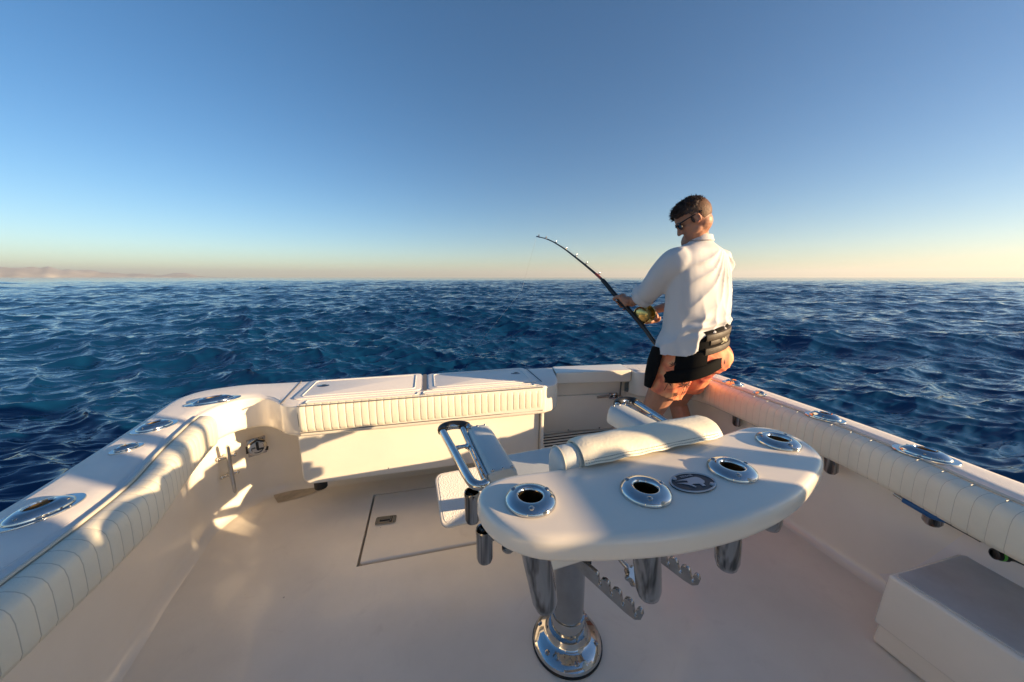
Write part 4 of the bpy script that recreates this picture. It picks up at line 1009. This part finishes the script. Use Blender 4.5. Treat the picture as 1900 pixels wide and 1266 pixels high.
# --- shirt
def shirt():
    s = ring_loft([(V(1.432, 1.598, 1.482), Rt, Fw, .062, .060), (V(1.436, 1.598, 1.462), Rt, Fw, .078, .070), (V(1.440, 1.60, 1.445), Rt, Fw, .115, .085), (V(1.446, 1.60, 1.425), Rt, Fw, .185, .100), (V(1.450, 1.60, 1.385), Rt, Fw, .222, .114),
                   (V(1.455, 1.60, 1.32), Rt, Fw, .228, .128), (V(1.462, 1.60, 1.22), Rt, Fw, .232, .136), (V(1.468, 1.60, 1.12), Rt, Fw, .232, .140), (V(1.472, 1.60, 1.04), Rt, Fw, .228, .146),
                   (V(1.468, 1.595, .99), Rt, Fw, .228, .150), (V(1.440, 1.60, .93), Rt, Fw, .222, .152), (V(1.425, 1.60, .84), Rt, Fw, .215, .155), (V(1.42, 1.60, .80), Rt, Fw, .21, .15)], 40)
    cuffL = elL.lerp(wrL, .48)
    limb(s, [shL + V(.045, .012, -.012), shL + V(.002, .02, -.030), shL.lerp(elL, .5) + V(-.010, 0, .0), elL + V(-.005, 0, .004), cuffL], [.066, .078, .072, .064, .056], 22)
    s.tube([cuffL - (wrL - elL).normalized() * .045, cuffL + (wrL - elL).normalized() * .004], [.063, .060], 24)
    cuffR = elR.lerp(wrR, .45)
    limb(s, [shR + V(-.045, -.012, -.012), shR + V(.008, .012, -.034), shR.lerp(elR, .5) + V(.020, 0, 0), elR + V(.01, 0, 0), cuffR], [.068, .084, .080, .068, .058], 22)
    o = remesh(s, 'shirt', SHIRT, man, .0058, 16)
    me = o.data; n = len(me.vertices); co = np.empty(n * 3); me.vertices.foreach_get('co', co); co = co.reshape(-1, 3)
    nr = np.empty(n * 3); me.vertices.foreach_get('normal', nr); nr = nr.reshape(-1, 3)
    fan = V(1.56, 1.50, 1.44)          # folds on the back fan out from the right shoulder blade
    disp = np.zeros(n)
    for i in range(n):
        p = V(*co[i]); nn = V(*nr[i]); back = max(0, -nn.dot(Fw)); d = p - fan
        u = d.dot(Rt); v = -d.z; ang = math.atan2(u, max(v, .02)); rad = math.hypot(u, v)
        nz = noise.noise(p * 7); nz2 = noise.noise(p * 16 + V(5, 1, 2))
        f1 = math.sin(ang * 10 + nz * 1.7 + rad * 2) ; f1 = 1 - abs(f1) ** .6
        amp = .023 * back * min(1, rad / .16) ** 1.3 * min(1, max(0, (p.x - 1.27) / .08)) * max(.2, 1 - rad / .6)
        disp[i] += amp * (f1 - .45)
        # vertical drape lower down and cross creases towards the waist
        low = min(1, max(0, (1.22 - p.z) / .2))
        t = math.atan2((p - V(1.46, 1.6, 0)).dot(Rt), (p - V(1.46, 1.6, 0)).dot(Fw))
        disp[i] += low * .011 * (1 - abs(math.sin(t * 6 + nz * 1.6 + p.z * 3)) ** .7 - .4)
        cr_ = math.exp(-((p.z - 1.0 - .05 * nz) / .05) ** 2); disp[i] += cr_ * back * .009 * math.sin(p.z * 95 + nz * 7 + t * 2)
        # sleeve creases
        sw = min(1, max(0, (1.325 - p.x) / .08)) * min(1, max(0, (p.z - 1.04) / .06))
        if sw > 0:
            ax = (p - shL).dot((wrL - shL).normalized()); disp[i] += sw * .0045 * (1 - abs(math.sin(ax * 22 + nz * 3 + (p - shL).z * 20)) ** .7 - .35)
        disp[i] += .0016 * nz2 + .0022 * noise.noise(V(p.x * 10, p.y * 10, p.z * 4))
    co += nr * disp[:, None]; me.vertices.foreach_set('co', co.ravel())
    # open the hem and the cuffs, neck
    bm = bmesh.new(); bm.from_mesh(me); dl = []
    aL = (wrL - elL).normalized(); aR = (wrR - elR).normalized()
    for v in bm.verts:
        p = v.co; q = p - V(1.45, 1.6, 0); s_ = q.dot(Rt); f_ = q.dot(Fw)
        hem = .868 + .075 * min(1, max(0, (s_ + .20) / .12)) + .075 * min(1, max(0, (s_ + .08) / .2)) - .01 * f_ * 10 * (f_ > 0)
        if p.z < hem and (p - cuffL).length > .12: dl.append(v); continue
        if (p - cuffL).length < .11 and (p - cuffL).dot(aL) > .002: dl.append(v); continue
        if (p - cuffR).length < .11 and (p - cuffR).dot(aR) > .002: dl.append(v); continue
        if p.z > 1.4785 - .02 * (f_ > .03): dl.append(v)
    bmesh.ops.delete(bm, geom=dl, context='VERTS')
    for _ in range(3):
        ed = [e_ for e_ in bm.edges if e_.is_boundary]; vv = list({v for e_ in ed for v in e_.verts})
        bmesh.ops.smooth_vert(bm, verts=vv, factor=.5, use_axis_x=True, use_axis_y=True, use_axis_z=True)
    bm.to_mesh(me); bm.free()
    md = o.modifiers.new('t', 'SOLIDIFY'); md.thickness = .0025; md.offset = -1; bake(o)
    o.data.polygons.foreach_set('use_smooth', [True] * len(o.data.polygons))
    # rolled cuff and seams
    m_ = MB(); m_.tube([cuffL - aL * .052, cuffL - aL * .040, cuffL - aL * .010, cuffL + aL * .004, cuffL + aL * .001, cuffL - aL * .02], [.064, .070, .070, .064, .056, .052], 30, False)
    cf = m_.obj('rolled_cuff', SHIRT, o, ang=70)
    for v in cf.data.vertices: v.co += Vector(v.normal) * .004 * noise.noise(v.co * 40)
    m_ = MB(); col = [(V(1.432, 1.598, 0) + Rt * .066 * math.cos(a) + Fw * .064 * math.sin(a)) for a in (2 * math.pi * j / 32 for j in range(33))]
    rows = [[V(p.x, p.y, 1.462 + .010 * ((p - V(1.432, 1.598, 0)).dot(Fw) < 0)) + (V(p.x, p.y, 0) - V(1.432, 1.598, 0)) * k2 + V(0, 0, z) for p in col] for k2, z in ((.14, 0), (.03, .016), (-.02, .030), (-.05, .030), (-.06, .01))]
    m_.grid(rows); m_.obj('collar', SHIRT, o, ang=70)
shirt()
# --- shorts
def shorts():
    s = ring_loft([(V(1.445, 1.60, 1.00), Rt, Fw, .165, .115), (V(1.447, 1.595, .93), Rt, Fw, .178, .125), (V(1.45, 1.585, .86), Rt, Fw, .190, .142), (V(1.45, 1.59, .80), Rt, Fw, .188, .138), (V(1.445, 1.60, .76), Rt, Fw, .15, .11)], 36)
    s.ball(V(1.50, 1.535, .845), (.135, .11, .105), 14)
    limb(s, [hipL + V(0, 0, .0), hipL.lerp(knL, .30), hipL.lerp(knL, .60)], [.112, .108, .104], 22)
    limb(s, [hipR + V(0, 0, .0), hipR.lerp(knR, .30), hipR.lerp(knR, .58)], [.112, .106, .100], 22)
    o = remesh(s, 'shorts', SHORTS, man, .0065, 8); me = o.data
    bm = bmesh.new(); bm.from_mesh(me); dl = []
    for v in bm.verts:
        nz = noise.noise(v.co * 9); v.co += Vector(v.normal) * (.005 * nz + .0035 * (1 - abs(math.sin(v.co.z * 40 + nz * 5 + v.co.x * 22))))
    for v in bm.verts:
        p = v.co
        for h_, k2 in ((hipL, knL), (hipR, knR)):
            t = (p - h_).dot((k2 - h_).normalized()) / (k2 - h_).length
            if t > .565 and (p - h_.lerp(k2, t)).length < .135: dl.append(v); break
        else:
            if p.z > .985: dl.append(v)
    bmesh.ops.delete(bm, geom=list(set(dl)), context='VERTS')
    for _ in range(3):
        vv = list({v for e_ in bm.edges if e_.is_boundary for v in e_.verts}); bmesh.ops.smooth_vert(bm, verts=vv, factor=.5, use_axis_x=True, use_axis_y=True, use_axis_z=True)
    bm.to_mesh(me); bm.free()
    md = o.modifiers.new('t', 'SOLIDIFY'); md.thickness = .003; md.offset = -1; bake(o); o.data.polygons.foreach_set('use_smooth', [True] * len(o.data.polygons))
    # palm tree print: thin cut-outs laid on the cloth
    from mathutils.bvhtree import BVHTree
    bv = BVHTree.FromObject(o, bpy.context.evaluated_depsgraph_get()); m_ = MB()
    eye = V(0, 0, CAMH); rng = random.Random(4)
    def stamp(center, size, rot):
        size *= 1.7
        nrm0 = bv.find_nearest(center)[1]; X = Up.cross(nrm0).normalized() ; Y_ = nrm0.cross(X)
        def put(poly):
            q = []
            for x, y in poly:
                c_, s_ = math.cos(rot), math.sin(rot); w_ = center + X * (x * c_ - y * s_) * size + Y_ * (x * s_ + y * c_) * size
                loc, nn, _, _ = bv.find_nearest(w_); q.append(loc + nn * .0035)
            m_.add(q, [tuple(range(len(q)))])
        for t in range(4): put([(.06 - .02 * t, -.25 * t), (.10 - .02 * t, -.25 * t), (.08 - .02 * t, -.25 * (t + 1)), (.03 - .02 * t, -.25 * (t + 1))])
        for k_ in range(7):
            a = R(-25 + 38 * k_); 
            put([(.06, 0), (.06 + .28 * math.cos(a + .25), .28 * math.sin(a + .25)), (.06 + .55 * math.cos(a - .15), .5 * math.sin(a - .15) - .06), (.06 + .26 * math.cos(a - .2), .26 * math.sin(a - .2))])
    for c_, sz, rt in ((V(1.33, 1.46, .70), .040, 0), (V(1.375, 1.455, .695), .036, .2), (V(1.25, 1.52, .72), .030, -.3), (V(1.29, 1.47, .64), .028, .1), (V(1.36, 1.46, .64), .026, 0), (V(1.47, 1.45, .81), .026, .2), (V(1.40, 1.46, .76), .026, -.2), (V(1.26, 1.5, .82), .032, .1), (V(1.53, 1.45, .83), .028, 0), (V(1.24, 1.56, .66), .03, .1), (V(1.58, 1.5, .72), .03, .1)): stamp(c_, sz, rt)
    bm = bmesh.new(); bm.from_mesh(o.data); o.data.materials.append(PALM)
    vv = [bm.verts.new(q) for q in m_.v]
    for f_ in m_.f:
        nf = bm.faces.new([vv[i] for i in f_]); nf.material_index = 1
    bm.to_mesh(o.data); bm.free()
    return o
shorts()
# --- fighting belt: padded back band, seat strap and thigh pad
def belt():
    def band(zc, half, a, b_, th, cz, name, mt, t0, t1, tilt=0, c=V(1.452, 1.595, 0), parent=None, n=60):
        rows = []
        for j in range(n + 1):
            t = R(t0 + (t1 - t0) * j / n); ct, st = math.cos(t), math.sin(t); row = []
            for dz, k_ in ((-half, 0), (-half * .8, .8), (-half * .3, 1), (half * .3, 1), (half * .8, .8), (half, 0), (half, -.6), (-half, -.6)):
                r_a = a + th * k_; r_b = b_ + th * k_
                row.append(c + Rt * r_a * ct + Fw * r_b * st + V(0, 0, zc + dz + tilt * ct + cz * st))
            rows.append(row)
        m_ = MB(); m_.grid(rows, True, abs(t1 - t0) < 359); return m_.obj(name, mt, parent or man, ang=50)
    main = band(.940, .066, .188, .150, .013, -.02, 'fighting_belt', BELT, 0, 360, .028)
    for z_, h_ in ((.975, .019), (.902, .021)): band(z_, h_, .199, .161, .011, -.02, 'pad', BELTP, 232, 318, .030, parent=main)
    band(.944, .014, .197, .159, .008, -.02, 'logo_strip', BELTP, 240, 306, .030, parent=main)
    band(.945, .020, .199, .162, .012, -.02, 'webbing', BELT, 306, 350, .03, parent=main)
    band(.812, .036, .208, .170, .010, -.030, 'seat_strap', BELT, 95, 352, .062, c=V(1.450, 1.60, 0), parent=main)
    band(.812, .017, .214, .176, .010, -.030, 'strap_pad', BELTP, 268, 330, .062, c=V(1.450, 1.60, 0), parent=main)
    band(.868, .052, .196, .160, .011, -.024, 'side_panel', BELT, 186, 236, .045, parent=main, n=20)
    hp_ = MB(); hp_.tube([V(1.232, 1.60, .90), V(1.212, 1.60, .82), V(1.196, 1.60, .74), V(1.188, 1.605, .675)], [.040, .046, .040, .026], 18, True, flat=.55); hp_.obj('rod_gimbal_pad', BELT, main)
    # logo on the strip, facing out of the back of the belt
    t = R(266); pos = V(1.452, 1.595, 0) + Rt * .207 * math.cos(t) + Fw * .169 * math.sin(t) + V(0, 0, .944 - .02 * math.sin(t) * 1 + .030 * math.cos(t) - .0)
    nn = (Rt * math.cos(t) * .8 + Fw * math.sin(t)).normalized(); M = frame(pos + nn * .0015, nn, Rt + V(0, 0, .14))
    text_mesh('Black', .020, M @ Matrix.Translation((-.006, .0065, .0012)), LOGO, 'logo', main); text_mesh('Magic', .020, M @ Matrix.Translation((.007, -.0058, .0012)), LOGO, 'logo', main)
    text_mesh('EQUIPMENT', .0065, M @ Matrix.Translation((-.017, -.0135, .0012)), LOGO, 'logo', main, .0003)
belt()

# ---------------------------------------------------------------- rod and reel
rod = tag(empty('fishing_rod', tuple(rodpts[0])), 'black game fishing rod bent under load with gold reel held by the angler', 'fishing rod')
def rl(v): return Vector(v) - rodpts[0]
P = spline([tuple(rl(p)) for p in rodpts], 8); n = len(P)
def seg(i0, i1, r0, r1, mt, name, par=rod):
    mb = MB(); k_ = i1 - i0; mb.tube(P[i0:i1 + 1], [r0 + (r1 - r0) * j / k_ for j in range(k_ + 1)], 14); return mb.obj(name, mt, par)
seg(0, 14, .0125, .0125, RODBLK, 'butt'); seg(14, 40, .0145, .0135, BLACK, 'foregrip'); bl = seg(40, n - 1, .0085, .0028, RODBLK, 'blank')
seg(41, 44, .0095, .0090, RODRED, 'thread_wrap', bl)
for i in (43, 50, 56, 62, 68, 74, n - 2):
    t = (P[min(i + 1, n - 1)] - P[i - 1]).normalized(); up = (Rt * .5 + V(0, 0, 1)); up = (up - t * up.dot(t)).normalized(); sd = t.cross(up); r_ = .011 if i < 60 else .008
    mb = MB(); mb.tube([P[i] - t * .012, P[i] + up * r_ * 1.1, P[i] + t * .012], .0018, 6)
    c = P[i] + up * (r_ * 1.5); mb.tube([c + (up * math.cos(a) + sd * math.sin(a)) * r_ * .7 for a in (2 * math.pi * j / 14 for j in range(15))], .0022, 6)
    mb.tube([P[i] - t * .016, P[i] + t * .016], .0062 * (1 if i < 60 else .7), 8); mb.obj('guide', STEELD, bl)
# reel
rc = rl(reelC); axr = (Rt * .97 + V(0, 0, .12)).normalized()
def onreel(mb, name, mt, par, **k_):
    M = frame(rc, axr, (0, 0, 1)); mb.v = [tuple(M @ Vector(v)) for v in mb.v]; return mb.obj(name, mt, par, **k_)
mb = MB(); mb.lathe([(.028, -.030), (.028, .030)], n=30, caps=True); reel = onreel(mb, 'reel', mat('line_spool', (.42, .30, .10), .4, var=(60, .3)), rod)
for s_ in (-1, 1):
    mb = MB(); mb.lathe([(.0001, s_ * .056), (.012, s_ * .0555), (.034, s_ * .051), (.050, s_ * .043), (.054, s_ * .037), (.054, s_ * .029), (.0001, s_ * .028)], n=44)
    mb.m = [mb.mi(GOLD)] * len(mb.f)
    for k_ in range(5): a = R(72 * k_ + 10); mb.lathe([(.0001, s_ * .0475), (.0035, s_ * .0465), (.0035, s_ * .044)], (.034 * math.cos(a), .034 * math.sin(a), 0), n=8, m=BLACK)
    p = onreel(mb, 'side_plate', None, reel, ang=35)
mb = MB()
for a in (20, 110, 250, 320): mb.tube([(.042 * math.cos(R(a)), .042 * math.sin(R(a)), -.03), (.042 * math.cos(R(a)), .042 * math.sin(R(a)), .03)], .0035, 8)
onreel(mb, 'frame_post', GOLD, reel)
mb = MB(); mb.box(rc.lerp(P[17], .62), (.030, .05, .020), GOLD, frame((0, 0, 0), (reelC - rodpts[2]), rax).to_3x3()); mb.obj('reel_foot', None, reel, bevel=.004)
mb = MB(); kb = rl(knobC); mb.tube([rc + axr * .052, rc + axr * .060, kb - Rt * .03], [.007, .006, .005], 10, m=GOLD); mb.tube([kb - Rt * .035, kb + Rt * .03], [.011, .013], 14, m=BLACK); mb.obj('crank_handle', None, reel)
mb = MB(); mb.tube([rc + V(-.01, .02, .035), P[43] + V(.01, 0, .016), P[50] + V(.006, 0, .014), P[62] + V(.004, 0, .012), P[n - 2] + V(0, 0, .006), P[-1], P[-1] + V(-.02, .35, -.42), P[-1] + V(-.16, 4.0, -4.2 * .46)], .0006, 5); mb.obj('line', mat('fishing_line', (.5, .5, .5), .4), rod)

for o in list(sc.objects):
    if o.type == 'MESH' and o.name.split('.')[0] in ('screw', 'bolt', 'seam', 'shaft', 'frame_post',  'snap', 'footrest_strut', 'front_rib', 'sideburns', 'cleat_foot'): split(o)
